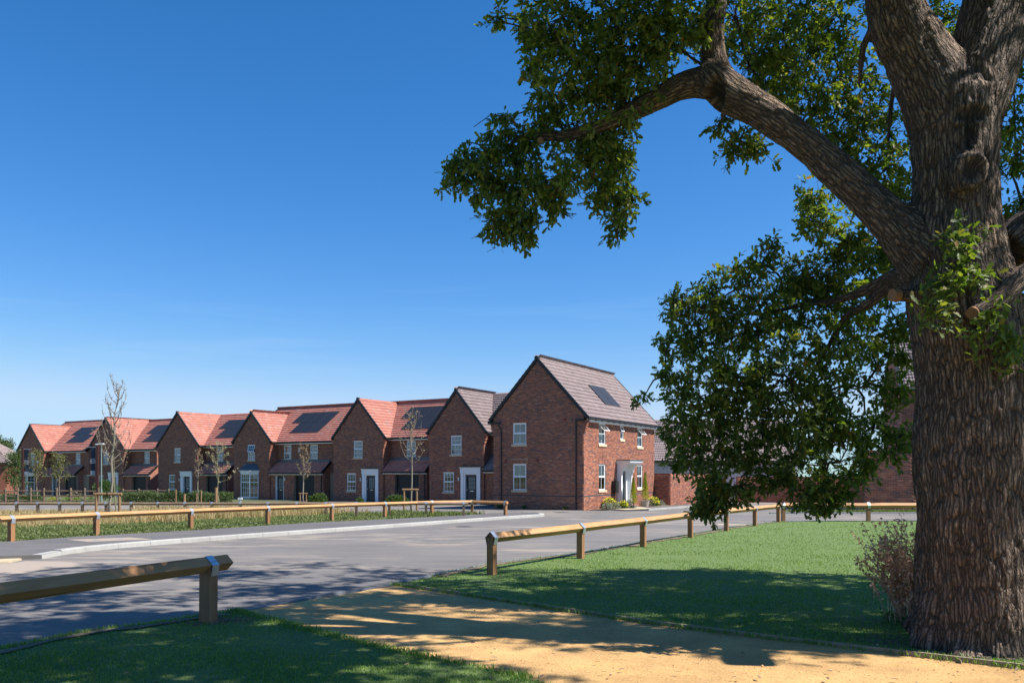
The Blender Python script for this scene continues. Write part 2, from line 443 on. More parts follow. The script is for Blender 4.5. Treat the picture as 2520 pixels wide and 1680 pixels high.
M['yellow_flower'] = blade_mat('yellow_flower', [(0, (.55, .50, .02)), (1, (.85, .78, .04))], .2)
M['conifer'] = blade_mat('golden_conifer', [(0, (.22, .28, .015)), (.7, (.42, .44, .03)), (1, (.60, .50, .04))], .2)
M['lavender'] = blade_mat('lavender_leaf', [(0, (.09, .11, .09)), (.7, (.16, .17, .15)), (1, (.20, .15, .24))], .1)
M['silver'] = blade_mat('silver_leaf', [(0, (.22, .26, .20)), (1, (.42, .46, .38))], .1)
M['dock'] = blade_mat('dock_seed', [(0, (.42, .20, .13)), (.6, (.66, .38, .26)), (1, (.80, .58, .40))], .1)

def bark_mat(name, a, b_):
    """plated oak bark: long ridges split by deep furrows, laid in the limb's own round-and-along coordinates"""
    m, nt, p = mat(name)
    at_ = N(nt, 'ShaderNodeAttribute', attribute_name='barkco')
    hol = N(nt, 'ShaderNodeAttribute', attribute_name='crack')
    def mp(sc):
        q = N(nt, 'ShaderNodeMapping'); q.inputs['Scale'].default_value = sc; nt.links.new(at_.outputs['Vector'], q.inputs['Vector']); return q.outputs[0]
    wob = N(nt, 'ShaderNodeTexNoise'); wob.inputs['Scale'].default_value = 1.0; wob.inputs['Detail'].default_value = 5; nt.links.new(mp((7, 7, 5)), wob.inputs['Vector'])
    def vor(sc, amt):
        vm = N(nt, 'ShaderNodeVectorMath', operation='MULTIPLY_ADD'); nt.links.new(wob.outputs['Color'], vm.inputs[0]); vm.inputs[1].default_value = (amt, amt, amt); nt.links.new(mp(sc), vm.inputs[2])
        v = N(nt, 'ShaderNodeTexVoronoi', feature='DISTANCE_TO_EDGE'); v.inputs['Scale'].default_value = 1.0; nt.links.new(vm.outputs[0], v.inputs['Vector']); return v.outputs['Distance']
    d1 = vor((29, 29, 3.8), 1.8); d2 = vor((56, 56, 15), 1.8)
    f1 = ramp(nt, d1, [(0, (0, 0, 0)), (.10, (.45, .45, .45)), (.26, (1, 1, 1))]); f2 = ramp(nt, d2, [(0, (0, 0, 0)), (.16, (1, 1, 1))])
    h = math_(nt, 'ADD', math_(nt, 'MULTIPLY', f1, 1.0), math_(nt, 'MULTIPLY', f2, .30))
    fine = N(nt, 'ShaderNodeTexNoise'); fine.inputs['Scale'].default_value = 1; fine.inputs['Detail'].default_value = 6; fine.inputs['Roughness'].default_value = .7; nt.links.new(mp((60, 60, 22)), fine.inputs['Vector'])
    h = math_(nt, 'ADD', h, math_(nt, 'MULTIPLY', fine.outputs[0], .35))
    c = ramp(nt, fine.outputs[0], [(.3, a), (.7, b_)])
    n2 = noise(nt, 1.7, 4, .6, mapping(nt)); c = mixc(nt, .5, c, ramp(nt, n2, [(.3, (.36, .37, .40)), (.7, (.66, .60, .55))]), 'OVERLAY')
    dk = ramp(nt, math_(nt, 'MULTIPLY', f1, math_(nt, 'ADD', math_(nt, 'MULTIPLY', f2, .45), .55)), [(0, (.16, .15, .14)), (.5, (.62, .6, .58)), (1, (1, 1, 1))])
    c = mixc(nt, 1.0, c, dk, 'MULTIPLY')
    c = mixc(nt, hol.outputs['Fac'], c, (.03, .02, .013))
    nt.links.new(c, p.inputs['Base Color']); p.inputs['Roughness'].default_value = .95
    bump(nt, h, p, 1.0, .05); return m
M['bark'] = bark_mat('oak_bark', (.19, .135, .098), (.40, .295, .215))
M['twig'] = simple('oak_twig', (.075, .055, .04), .9, var=.3, nscale=20)
M['thin_bark'] = simple('sapling_bark', (.30, .26, .20), .85, var=.25, nscale=20)
M['stem_green'] = simple('sapling_stem', (.26, .25, .14), .85, var=.25, nscale=20)
M['cut_wood'] = simple('cut_wood', (.30, .15, .06), .8, var=.2, nscale=20)
M['rot_wood'] = simple('hollow_wood', (.075, .045, .026), .9, var=.4, nscale=15, bmp=.6)
M['pot'] = simple('stone_pot', (.45, .40, .34), .8, var=.1)
M['banner'] = simple('navy_banner', (.006, .018, .05), .6, var=.1)
M['banner_band'] = simple('pale_banner_band', (.36, .40, .48), .6)
M['flag_post'] = simple('red_brown_post', (.085, .025, .018), .5)
M['lamp_post'] = simple('lamp_post_paint', (.30, .38, .34), .4, .2)
M['white_render'] = simple('white_render', (.62, .60, .60), .9, var=.06, nscale=3, bmp=.1)
M['rubber'] = simple('black_rubber_tie', (.015, .015, .015), .7)
M['wood_chip'] = simple('wood_chips', (.20, .15, .11), .9, var=.4, nscale=18)

# ------------------------------------------------------------------ ground, roads, pavement
def sheet(name, poly, mtl, lift, kind='structure', skirt=0.0):
    pts = [Vector((x, y, gz(y) + lift)) for x, y in poly]
    tris = tessellate_polygon([[Vector((p.x, p.y, 0)) for p in pts]])
    mb = MB()
    fs = []
    for t in tris:
        a, b, c = (pts[i] for i in t)
        n = (b - a).cross(c - a)
        fs.append(tuple(t) if n.z > 0 else (t[0], t[2], t[1]))
    mb.add(pts, fs)
    if skirt:
        n = len(pts)
        area = sum(pts[i].x * pts[(i + 1) % n].y - pts[(i + 1) % n].x * pts[i].y for i in range(n))
        for i in range(n):
            a, b = pts[i], pts[(i + 1) % n]
            if area < 0: a, b = b, a
            d = Vector((0, 0, -skirt))
            mb.add([a + d, b + d, b, a], [(0, 1, 2, 3)])
    o = mb.build(name, mtl)
    if kind: o['kind'] = kind
    return o
def in_poly(P, poly):
    x, y = P[:, 0], P[:, 1]; ins = np.zeros(len(P), bool); n = len(poly)
    for i in range(n):
        x1, y1 = poly[i]; x2, y2 = poly[(i + 1) % n]
        c = ((y1 > y) != (y2 > y)) & (x < (x2 - x1) * (y - y1) / (y2 - y1 + 1e-12) + x1)
        ins ^= c
    return ins

sheet('ground', [(-3000, -60), (3000, -60), (3000, 5000), (-3000, 5000)], M['ground'], -.02)
sheet('road', [(-90, 2), (60, 2), (60, 44.5), (24, 44.5), (25, 62), (12.6, 62), (10.2, 55.5), (5.2, 47.2), (4.1, 47.2), (3.9, 48), (-1, 51), (-1.5, 60), (-8, 64), (-12, 68), (-22, 75), (-31, 82), (-43, 92), (-58, 99), (-90, 101)], M['asphalt'], 0.0)
sheet('block_paving', [(12.6, 62), (25, 62), (27, 92), (18, 92)], M['block'], .0)

KERB = [G(95, 1283), G(180, 1268), G(305, 1255.5), G(500, 1240), G(700, 1225.5), G(900, 1211), G(1100, 1196), G(1200, 1189), G(1243, 1186.5), G(1250, 1184.5), G(1240, 1182.2), G(1200, 1181)]
GRASS_EDGE = [(-30, 12.0), (-14.6, 19.3), G(0, 1252), G(200, 1238), G(450, 1223), G(700, 1206), G(900, 1196), G(1030, 1189), G(1082, 1186)]
PH = .09
pave_poly = None
_unused = [] + [G(1130, 1181)] + GRASS_EDGE[::-1]
def smooth_poly(P, step):
    P = [Vector((x, y, 0)) for x, y in P]; out = []
    for i in range(len(P) - 1):
        p0, p1, p2, p3 = P[max(i - 1, 0)], P[i], P[i + 1], P[min(i + 2, len(P) - 1)]
        n = max(2, int((p2 - p1).length / .12))
        for k in range(n):
            t = k / n
            out.append(.5 * ((2 * p1) + (-p0 + p2) * t + (2 * p0 - 5 * p1 + 4 * p2 - p3) * t * t + (-p0 + 3 * p1 - 3 * p2 + p3) * t ** 3))
    out.append(P[-1])
    res = [out[0]]; acc = 0
    for a, b in zip(out, out[1:]):
        acc += (b - a).length
        if acc >= step: res.append(b); acc = 0
    return res
kerb = bpy.data.objects.new('kerb', None); COL.objects.link(kerb); kerb['kind'] = 'structure'
kp = smooth_poly(KERB, .915)
sheet('pavement', [(-30, 11.0), (-13.2, 15.6)] + [(p.x, p.y) for p in kp] + [G(1130, 1181)] + GRASS_EDGE[::-1], M['pavement'], PH, skirt=.15)
for i in range(len(kp) - 1):
    a, b = kp[i], kp[i + 1]
    d = (b - a).normalized(); nrm = Vector((d.y, -d.x, 0))
    b = b - d * .008
    h0, h1 = (.092, .095) if i < 1 else (.115, .115)
    mb = MB(); w = .19; zs = [gz(a.y), gz(b.y)]
    q = lambda p, s, z, g: (p.x + nrm.x * s, p.y + nrm.y * s, g + z)
    hh = [h0, h1]
    mb.add([q(a, .02, -.1, zs[0]), q(b, .02, -.1, zs[1]), q(b, .012, h1 - .02, zs[1]), q(a, .012, h0 - .02, zs[0]),
            q(b, -.02, h1, zs[1]), q(a, -.02, h0, zs[0]), q(b, -w, h1, zs[1]), q(a, -w, h0, zs[0]), q(b, -w, -.1, zs[1]), q(a, -w, -.1, zs[0])],
           [(0, 1, 2, 3), (3, 2, 4, 5), (5, 4, 6, 7), (7, 6, 8, 9), (0, 3, 5, 7, 9), (1, 8, 6, 4, 2)])
    mb.build('kerb_stone', M['kerb'], kerb)
# tan slabs let into the pavement
sl = thing('utility_cover', 'tan concrete rectangle with two lids let into the pavement beside the kerb', 'cover', (0, 0, 0))
c4 = [G(152, 1247), G(300, 1241.5), G(350, 1245.5), G(200, 1252)]
mb = MB(); mb.add([(x, y, gz(y) + PH + .006) for x, y in c4] + [(x, y, gz(y) + PH - .05) for x, y in c4], [(0, 1, 2, 3), (3, 2, 6, 7), (1, 0, 4, 5), (0, 3, 7, 4), (2, 1, 5, 6)])
slab = mb.build('slab', M['slab'], sl)
bm = bmesh.new(); bm.from_mesh(slab.data); bmesh.ops.recalc_face_normals(bm, faces=bm.faces); bm.to_mesh(slab.data); bm.free()
for f in (.3, .68):
    x = (c4[0][0] * (1 - f) + c4[1][0] * f + c4[3][0] * (1 - f) + c4[2][0] * f) / 2; y = (c4[0][1] * (1 - f) + c4[1][1] * f + c4[3][1] * (1 - f) + c4[2][1] * f) / 2
    MB().tube([(x, y, gz(y) + PH + .004), (x, y, gz(y) + PH + .012)], .09, 12).build('lid', M['steel'], sl)
c4 = [G(-60, 1280), G(-60, 1296), G(20, 1292), G(50, 1286), G(8, 1275)]
tact = sheet('tactile_slab', c4[::-1], M['yellow_band'], .035, None, .05)
tag(tact, 'pale cream paving patch at the dropped kerb on the left edge', 'paving')
drv = sheet('driveway_apron', [G(-80, 1299), G(20, 1294), G(60, 1288), G(150, 1290), G(230, 1300), G(120, 1306), G(0, 1325), G(-80, 1330)][::-1], M['slab'], .006)

PATH_R = [(9.5, 2.9), (4.29, 7.08), (2.69, 8.35), G(1500, 1440), G(1200, 1393), G(1040, 1368), G(912, 1349)]
PATH_L = [G(541, 1412), G(650, 1440), G(800, 1480), G(950, 1515), G(1200, 1568), (5.0, 1.7)]
RLAWN_E = [G(912, 1349), G(1000, 1330), G(1120, 1303), G(1330, 1275), G(1480, 1250), G(1600, 1230), G(1670, 1217), G(1740, 1207), G(1800, 1200.5), (12.5, 33.4), (40, 33.6)]
rl_poly = PATH_R[:-1] + RLAWN_E + [(40, -3), (12, 0)]
LLAWN_E = [(-5.4, 5.6), G(0, 1505), G(200, 1463), G(350, 1443), G(475, 1423), G(541, 1412)]
ll_poly = LLAWN_E + PATH_L[1:] + [(2, -3), (-12, -3), (-9, 1)]
path_poly = PATH_R + PATH_L
# sand path as a gently uneven grid
def grid_fill(name, poly, mtl, lift, step, amp, kind='structure'):
    xs = [p[0] for p in poly]; ys = [p[1] for p in poly]
    bm = bmesh.new()
    tris = tessellate_polygon([[Vector((x, y, 0)) for x, y in poly]])
    vs = [bm.verts.new((x, y, 0)) for x, y in poly]
    for t in tris: bm.faces.new([vs[i] for i in t])
    x = min(xs) + step
    while x < max(xs):
        bmesh.ops.bisect_plane(bm, geom=bm.verts[:] + bm.edges[:] + bm.faces[:], plane_co=(x, 0, 0), plane_no=(1, 0, 0)); x += step
    y = min(ys) + step
    while y < max(ys):
        bmesh.ops.bisect_plane(bm, geom=bm.verts[:] + bm.edges[:] + bm.faces[:], plane_co=(0, y, 0), plane_no=(0, 1, 0)); y += step
    for v in bm.verts:
        n = mnoise.noise(Vector((v.co.x * 1.3, v.co.y * 1.3, 2))) + .5 * mnoise.noise(Vector((v.co.x * 3.7, v.co.y * 3.7, 5)))
        v.co.z = gz(v.co.y) + lift + amp * n
    for f in bm.faces:
        if f.normal.z < 0: f.normal_flip()
    bmesh.ops.recalc_face_normals(bm, faces=bm.faces)
    if bm.faces[0].normal.z < 0: bmesh.ops.reverse_faces(bm, faces=bm.faces)
    me = bpy.data.meshes.new(name); bm.to_mesh(me); bm.free()
    me.polygons.foreach_set('use_smooth', [True] * len(me.polygons))
    me.materials.append(mtl); o = bpy.data.objects.new(name, me); link(o); o['kind'] = kind
    return o
grid_fill('path', path_poly, M['sand'], .035, .3, .012)
grid_fill('lawn', rl_poly, M['lawn'], .05, .7, .012)
grid_fill('lawn_near', ll_poly, M['lawn'], .05, .5, .012)
def strip(name, pts, w, h, mtl, lift=0.0, par=None):
    mb = MB()
    for (x0, y0), (x1, y1) in zip(pts, pts[1:]):
        a = Vector((x0, y0, 0)); b = Vector((x1, y1, 0)); d = (b - a).normalized(); n = Vector((-d.y, d.x, 0)) * w / 2
        p = []
        for z in (-.1, h):
            for q in (a - n, b - n, b + n, a + n): p.append((q.x, q.y, gz(q.y) + lift + z))
        mb.hexa(p)
    return mb.build(name, mtl, par)
o = strip('path_edging', PATH_R, .03, .075, M['edging']); tag(o, 'thin pale timber edging along the right side of the sand path', 'edging')
o = strip('path_edging', [G(541, 1412), G(650, 1440), G(800, 1480)], .025, .055, M['edging']); tag(o, 'thin timber edging on the left side of the sand path', 'edging')
o = strip('edging_strip', [(x - .03, y + .03) for x, y in LLAWN_E] + [G(650, 1389), G(760, 1366), G(840, 1356), G(905, 1348.5)], .05, .035, M['kerb_thin']); tag(o, 'grey edging strip between the road, the near left lawn and the sand path', 'edging')
o = strip('edging_strip', [(x - .05, y + .06) for x, y in RLAWN_E], .06, .07, M['kerb_thin']); tag(o, 'grey edging strip between the road and the sunlit right lawn', 'edging')
# bare soil along the lawn edges
def soil_edge(name, pts, w0):
    L = []; R = []
    sp = smooth_poly(pts, .25)
    for i, p in enumerate(sp):
        d = (sp[min(i + 1, len(sp) - 1)] - sp[max(i - 1, 0)]).normalized(); n = Vector((d.y, -d.x, 0))
        w = w0 * (.6 + .9 * abs(mnoise.noise(Vector((p.x * 1.1, p.y * 1.1, 0)))) * 1.6)
        a = p + n * .03; b = p + n * w
        L.append((a.x, a.y)); R.append((b.x, b.y))
    return sheet(name, L + R[::-1], M['soil'], .064)
soil_edge('soil', RLAWN_E[1:], .22)
soil_edge('soil', LLAWN_E, .20)

# rough grass strip, far estate verge, gardens
STRIP = GRASS_EDGE + [(-1.2, 40.0), (-6, 41), (-24, 41), (-60, 40), (-60, 12)]
sheet('rough_grass_strip', STRIP, M['verge'], .07, skirt=.15)
sheet('verge', [(9, 42.6), (60, 42.6), (60, 47), (9.5, 47)][0:0] or [(13.5, 42.4), (60, 42.4), (60, 48), (17, 48)], M['ground'], .03)
sheet('garden_verge', [(-60, 63), (-30, 60.5), (-14.5, 61.5), (-13, 65), (-24, 75), (-33, 83), (-44, 91), (-60, 98)], M['ground'], .02)

# pavement and flower bed beside the corner house
U = Vector((-.859, .512, 0)); V_ = Vector((.512, .859, 0))
A0 = Vector((4.02, 47.3, 0))
def af(x, y):     # local of corner house: x out from its right facade, y along it
    p = A0 - U * x + V_ * y; return (p.x, p.y)
sheet('flower_bed', [af(.05, .7), af(1.25, 1.2), af(1.3, 4.3), af(.05, 4.6)], M['soil'], .05)
sheet('flower_bed', [af(.05, 6.3), af(1.3, 6.1), af(1.4, 11.5), af(.05, 11.5)], M['soil'], .05)
sheet('doorstep_slabs', [af(.05, 4.6), af(1.3, 4.35), af(1.7, 6.0), af(1.3, 6.1), af(.05, 6.3)], M['yellow_band'], .04)
sheet('corner_pavement', [af(1.3, .9), af(2.4, .2), af(3.1, 1.4), af(3.2, 20), af(1.35, 20), af(1.35, 4)], M['pavement'], .045)
sheet('tactile_paving', [af(1.35, 1.2), af(2.35, .5), af(3.0, 1.6), af(1.5, 2.6)], M['yellow_band'], .06)
sheet('tactile_paving', [af(1.5, 3.4), af(3.0, 2.2), af(3.0, 3.2), af(1.6, 4.6)], M['stone'], .06)
kb = bpy.data.objects.new('kerb', None); COL.objects.link(kb); kb['kind'] = 'structure'
for k in range(18):
    x0, y0 = af(3.16, 1.6 + k * .92); x1, y1 = af(3.16, 1.6 + (k + 1) * .92 - .02)
    strip('kerb_stone', [(x0, y0), (x1, y1)], .14, .10, M['kerb'], 0, kb)
for k in range(36):    # far kerb of the road that runs behind the right fence
    if 3 < k: strip('kerb_stone', [(9.2 + k * .92, 42.3), (9.2 + (k + 1) * .92 - .02, 42.3)], .12, .08, M['kerb'], 0, kb)
yl = thing('worn_paint_line', 'worn cream painted line on the road behind the right fence', 'road marking')
mb = MB(); q = [G(1648, 1203), G(1735, 1204.5), G(1735, 1206), G(1650, 1205)]
mb.add([(x, y, gz(y) + .006) for x, y in q], [(0, 3, 2, 1)]); pm = mb.build('paint', M['yellow_band'], yl)

# ------------------------------------------------------------------ knee-rail fences
def knee_rail(name, label, posts, h=.72, pw=.12, rw=.105, over=(.25, .25), old=False, strap=True, joints=1, group=None):
    p0 = posts[0]
    root = thing(name, label, 'fence', (p0[0], p0[1], gz(p0[1])), 0, group)
    base = Vector((p0[0], p0[1], gz(p0[1])))
    pts = [Vector((x, y, gz(y))) - base for x, y in posts]
    rm = M['old_rail'] if old else M['rail']; pm = M['old_rail'] if old else M['post']
    n = len(pts)
    hd = rw * .70           # half diagonal of the rail section
    for i, p in enumerate(pts):
        d = ((pts[min(i + 1, n - 1)] - pts[max(i - 1, 0)])).normalized(); dh = Vector((d.x, d.y, 0)).normalized(); nn = Vector((-dh.y, dh.x, 0))
        top = h - hd * .55
        ang = math.atan2(dh.y, dh.x) + random.uniform(-.03, .03)
        lean = Vector((random.uniform(-.008, .008), random.uniform(-.008, .008), 0))
        e1 = Vector((math.cos(ang), math.sin(ang), 0)); e2 = Vector((-e1.y, e1.x, 0)); w = pw / 2
        mb = MB()
        bot = p + Vector((0, 0, -.35))
        # post with a V notch for the rail
        vv = hd * .98
        prof = [(-w, -.35), (w, -.35), (w, top), (0, top - w * .98), (-w, top)]
        P = []
        for s in (-w, w):
            for a, z in prof: P.append(p + e1 * s + e2 * a + Vector((0, 0, z)) + lean * (1 if z > 0 else 0))
        mb.add(P, [(4, 3, 2, 1, 0), (5, 6, 7, 8, 9), (0, 1, 6, 5), (1, 2, 7, 6), (2, 3, 8, 7), (3, 4, 9, 8), (4, 0, 5, 9)])
        mb.build('post', pm, root, bevel=.004)
        if strap:
            mb = MB(); t = .004; sw = .055; c = p + Vector((0, 0, h)) + lean
            for sgn in (-1, 1):
                a0 = c + Vector((0, 0, hd * 0 + .004)); a1 = c + nn * sgn * (hd + .004) + Vector((0, 0, -hd)); a2 = a1 + Vector((0, 0, -.12 if not old else -.08)) + nn * sgn * -max(0, hd - w) * .98
                for q0, q1 in ((a0, a1), (a1, a2)):
                    o_ = nn * sgn * t + Vector((0, 0, t))
                    mb.hexa([q0 - dh * sw, q0 + dh * sw, q1 + dh * sw, q1 - dh * sw, q0 - dh * sw + o_, q0 + dh * sw + o_, q1 + dh * sw + o_, q1 - dh * sw + o_])
            o = mb.build('strap', M['steel'], root)
            bm = bmesh.new(); bm.from_mesh(o.data); bmesh.ops.recalc_face_normals(bm, faces=bm.faces); bm.to_mesh(o.data); bm.free()
    ends = [p.copy() for p in pts]
    if over[0]: ends[0] = pts[0] - (pts[1] - pts[0]).normalized() * over[0]
    if over[1]: ends[-1] = pts[-1] + (pts[-1] - pts[-2]).normalized() * over[1]
    i = 0
    while i < n - 1:
        j = min(i + joints, n - 1)
        a = ends[i].copy() if i == 0 else pts[i].copy(); b = ends[j].copy() if j == n - 1 else pts[j].copy()
        dh = (b - a).normalized(); nn = Vector((-dh.y, dh.x, 0)).normalized(); up = Vector((0, 0, 1))
        L = (b - a).length
        a = a + dh * (.003 if i else 0); b = b - dh * (.003 if j < n - 1 else 0)
        ca = Vector(a) + up * (h - hd + random.uniform(-.006, .006)); cb = Vector(b) + up * (h - hd + random.uniform(-.006, .006))
        mb = MB(); ns = 7; sec = []
        # square rail set on edge, with slightly planed corners; built along x in its own frame so the grain follows it
        for k in range(ns + 1):
            t = k / ns; wob = random.uniform(-.002, .002)
            for (u, v_) in ((hd, 0), (hd * .93, hd * .07), (hd * .07, hd * .93), (-hd * .07, hd * .93), (-hd * .93, hd * .07), (-hd, 0), (-hd * .93, -hd * .07), (-hd * .07, -hd * .93), (hd * .07, -hd * .93), (hd * .93, -hd * .07)):
                sec.append(((t) * (cb - ca).length, u + wob, v_ + wob))
        m_ = 10; fs = []
        for k in range(ns):
            for q in range(m_):
                fs.append((k * m_ + q, k * m_ + (q + 1) % m_, (k + 1) * m_ + (q + 1) % m_, (k + 1) * m_ + q))
        fs.append(tuple(reversed(range(m_)))); fs.append(tuple(ns * m_ + q for q in range(m_)))
        mb.add(sec, fs); o = mb.build('rail', rm, root)
        bm = bmesh.new(); bm.from_mesh(o.data); bmesh.ops.recalc_face_normals(bm, faces=bm.faces); bm.to_mesh(o.data); bm.free()
        X = (cb - ca).normalized(); Y = Vector((0, 0, 1)).cross(X).normalized(); Z = X.cross(Y)
        o.matrix_local = Matrix(((X.x, Y.x, Z.x, ca.x), (X.y, Y.y, Z.y, ca.y), (X.z, Y.z, Z.z, ca.z), (0, 0, 0, 1)))
        i = j
    return root

knee_rail('knee_rail_fence', 'nearest fence at the lower left, thick timber rail on a metal-strapped post', [(-4.45, 6.25), (-3.36, 9.34)], h=.775, pw=.14, rw=.135, over=(2.0, .32))
f2 = [(26, 21.5), (221, 24.0), (438, 27.0), (615, 30.2), (762, 33.2), (884, 36.1), (992, 38.4), (1084, 39.8), (1161, 38.3)]
knee_rail('knee_rail_fence', 'long golden timber knee rail beyond the white kerb, in front of the tall dry grass', [((x * 1.07143 - 1260) / F_PX * Y, Y) for x, Y in f2], h=.74, pw=.125, rw=.12, over=(.35, .12))
f3 = [(1130, 14.15), (1333, 17.1), (1477, 20.1), (1586, 23.5), (1668, 26.6), (1734, 29.6), (1788, 32.3)]
knee_rail('knee_rail_fence', 'orange-brown knee rail along the left edge of the sunlit lawn', [((x * 1.07143 - 1260) / F_PX * Y, Y) for x, Y in f3], h=.76, pw=.125, rw=.13, over=(.02, .05))
f4 = [(10.62, 33.1), (14.0, 33.2), (17.4, 33.3), (20.8, 33.4), (24.2, 33.5)]
knee_rail('knee_rail_fence', 'knee rail across the far side of the lawn, running behind the oak trunk', f4, h=.78, pw=.13, rw=.15, over=(.15, .3))
f5x = [-15, 41, 93, 147, 203, 261, 323, 388, 455, 522, 591, 660, 731, 802, 877, 958, 1048, 1141]
knee_rail('knee_rail_fence', 'weathered low knee rail at the back of the dry grass, along the estate road', [((x - 1260) / F_PX * (37.6), 37.6) for x in f5x], h=.70, pw=.10, rw=.10, over=(.5, .2), old=True, joints=2)
# metal cap round the near end of the right fence
x, y = (1130 * 1.07143 - 1260) / F_PX * 14.15, 14.15

# three-rail post fence on the left
def post_and_rail(name, label, pts, h, rails, mtl):
    base = Vector((pts[0][0], pts[0][1], gz(pts[0][1])))
    root = thing(name, label, 'fence', base)
    P = [Vector((a, b, gz(b))) - base for a, b in pts]
    for p in P:
        ang = random.uniform(-.05, .05)
        MB().tube([p + Vector((0, 0, -.3)), p + Vector((ang * .2, 0, h * .6)), p + Vector((ang * .3, 0, h - .03)), p + Vector((ang * .3, 0, h))], [.075, .07, .07, .045], 8).build('post', mtl, root, smooth=False)
    for a, b in zip(P, P[1:]):
        for r in rails:
            m = (a + b) / 2 + Vector((0, 0, random.uniform(-.02, .02)))
            z = Vector((0, 0, r))
            MB().tube([a + z, m + z, b + z], [.038, .048, .038], 6).build('rail', mtl, root)
    return root
Y5 = 61.0
xs = [-48, -17, 14, 44, 76, 108, 140, 174, 209, 243]
post_and_rail('post_and_rail_fence', 'three-rail round-post fence on the left, in front of the leftmost houses', [((x - 1260) / F_PX * Y5, Y5) for x in xs], 1.15, (.25, .58, .93), M['old_rail'])
post_and_rail('post_and_rail_fence', 'short two-rail fence behind the hedge, right of the staked bare tree', [((x - 1260) / F_PX * Y5, Y5) for x in (303, 342, 388, 415)], 1.1, (.45, .95), M['old_rail'])
for x, yt, lab in ((433, 1204, 'thin upright stake standing in the hedge, leftmost of four'), (454, 1215, 'short square post just right of the leftmost hedge stake'), (484, 1213, 'slim short stake beside the thin hedge tree'), (495, 1206, 'tall slim stake right of the thin hedge tree')):
    Y = 58.0; X = (x - 1260) / F_PX * Y; zt = CAM_H + (HZ - yt) / F_PX * Y
    o = MB().tube([(0, 0, -.3), (0, 0, zt - gz(Y))], .045 if x != 454 else .09, 8).build('stake', M['round_wood'])
    o.location = (X, Y, gz(Y)); tag(o, lab, 'stake')

# gully grate by the kerb and a cover in the road
for (dx, dy, lab, w_, l_) in ((1066, 1209, 'small iron gully grate in the road beside the white kerb', .38, .38), (1290, 1176, 'iron access cover in the road in front of the corner house', .6, .6)):
    x, y = G(dx, dy); g = thing('drain_cover', lab, 'drain cover', (x, y, gz(y) + .003), .5)
    MB().box(-w_ / 2 - .04, w_ / 2 + .04, -l_ / 2 - .04, l_ / 2 + .04, -.03, .003).build('frame', M['black'], g)
    for k in range(6): MB().box(-w_ / 2 + k * w_ / 6 + .01, -w_ / 2 + (k + 1) * w_ / 6 - .01, -l_ / 2, l_ / 2, .0035, .008).build('bar', M['lead'], g)

# ------------------------------------------------------------------ houses
def facade(o, r, n):
    o = Vector(o); r = Vector(r); n = Vector(n)
    def F(a, b, c):
        p = o + r * a + n * b; return (p.x, p.y, p.z + c)
    F.o, F.r, F.n = o, r, n
    return F
def roof_at(rl, a):
    for (a0, z0), (a1, z1) in zip(rl, rl[1:]):
        if a0 <= a <= a1: return z0 + (z1 - z0) * (a - a0) / max(1e-9, a1 - a0)
    return rl[-1][1]
def wall(parent, F, rl, openings, mtl, z0=-1.2, b=0.0, reveal=.10, name='wall'):
    mb = MB()
    xs = sorted(set([p[0] for p in rl] + [o[0] for o in openings] + [o[0] + o[2] for o in openings]))
    for a0, a1 in zip(xs, xs[1:]):
        if a1 - a0 < 1e-6: continue
        mid = (a0 + a1) / 2
        ops = sorted([(o[1], o[1] + o[3]) for o in openings if o[0] <= mid <= o[0] + o[2]])
        z = z0
        for s, e in ops:
            if s > z: mb.quad(F(a0, b, z), F(a1, b, z), F(a1, b, s), F(a0, b, s))
            z = e
        mb.quad(F(a0, b, z), F(a1, b, z), F(a1, b, roof_at(rl, a1 - 1e-7)), F(a0, b, roof_at(rl, a0 + 1e-7)))
    for a, c, w, h in [o[:4] for o in openings]:
        d = b - reveal
        mb.quad(F(a, b, c), F(a + w, b, c), F(a + w, d, c), F(a, d, c))
        mb.quad(F(a, d, c + h), F(a + w, d, c + h), F(a + w, b, c + h), F(a, b, c + h))
        mb.quad(F(a, b, c), F(a, d, c), F(a, d, c + h), F(a, b, c + h))
        mb.quad(F(a + w, d, c), F(a + w, b, c), F(a + w, b, c + h), F(a + w, d, c + h))
    return mb.build(name, mtl, parent)
BT_V = np.array([(-.5, 0, -.5), (.5, 0, -.5), (.5, 0, .5), (-.5, 0, .5), (-.5, -1, -.5), (.5, -1, -.5), (.5, -1, .5), (-.5, -1, .5)], float)
BT_F = np.array([(0, 1, 2, 3), (4, 0, 3, 7), (1, 5, 6, 2), (3, 2, 6, 7), (4, 5, 1, 0)])
BRICK_MESH = {}
def brick_mesh(w, h, key, mtl):
    k = (round(w, 3), round(h, 3), key)
    if k not in BRICK_MESH:
        mb = MB(); d = .02
        mb.add([(-w / 2, 0, -h / 2), (w / 2, 0, -h / 2), (w / 2, 0, h / 2), (-w / 2, 0, h / 2), (-w / 2, -d, -h / 2), (w / 2, -d, -h / 2), (w / 2, -d, h / 2), (-w / 2, -d, h / 2)],
               [tuple(f) for f in BT_F], rnd=0.0)
        # facade frame: x along wall, y outward, z up is left handed for x cross z, so faces are reversed to face outward
        me = bpy.data.meshes.new('brick'); me.from_pydata(mb.v, [], [f[::-1] for f in mb.f]); me.materials.append(mtl)
        BRICK_MESH[k] = me
    return BRICK_MESH[k]
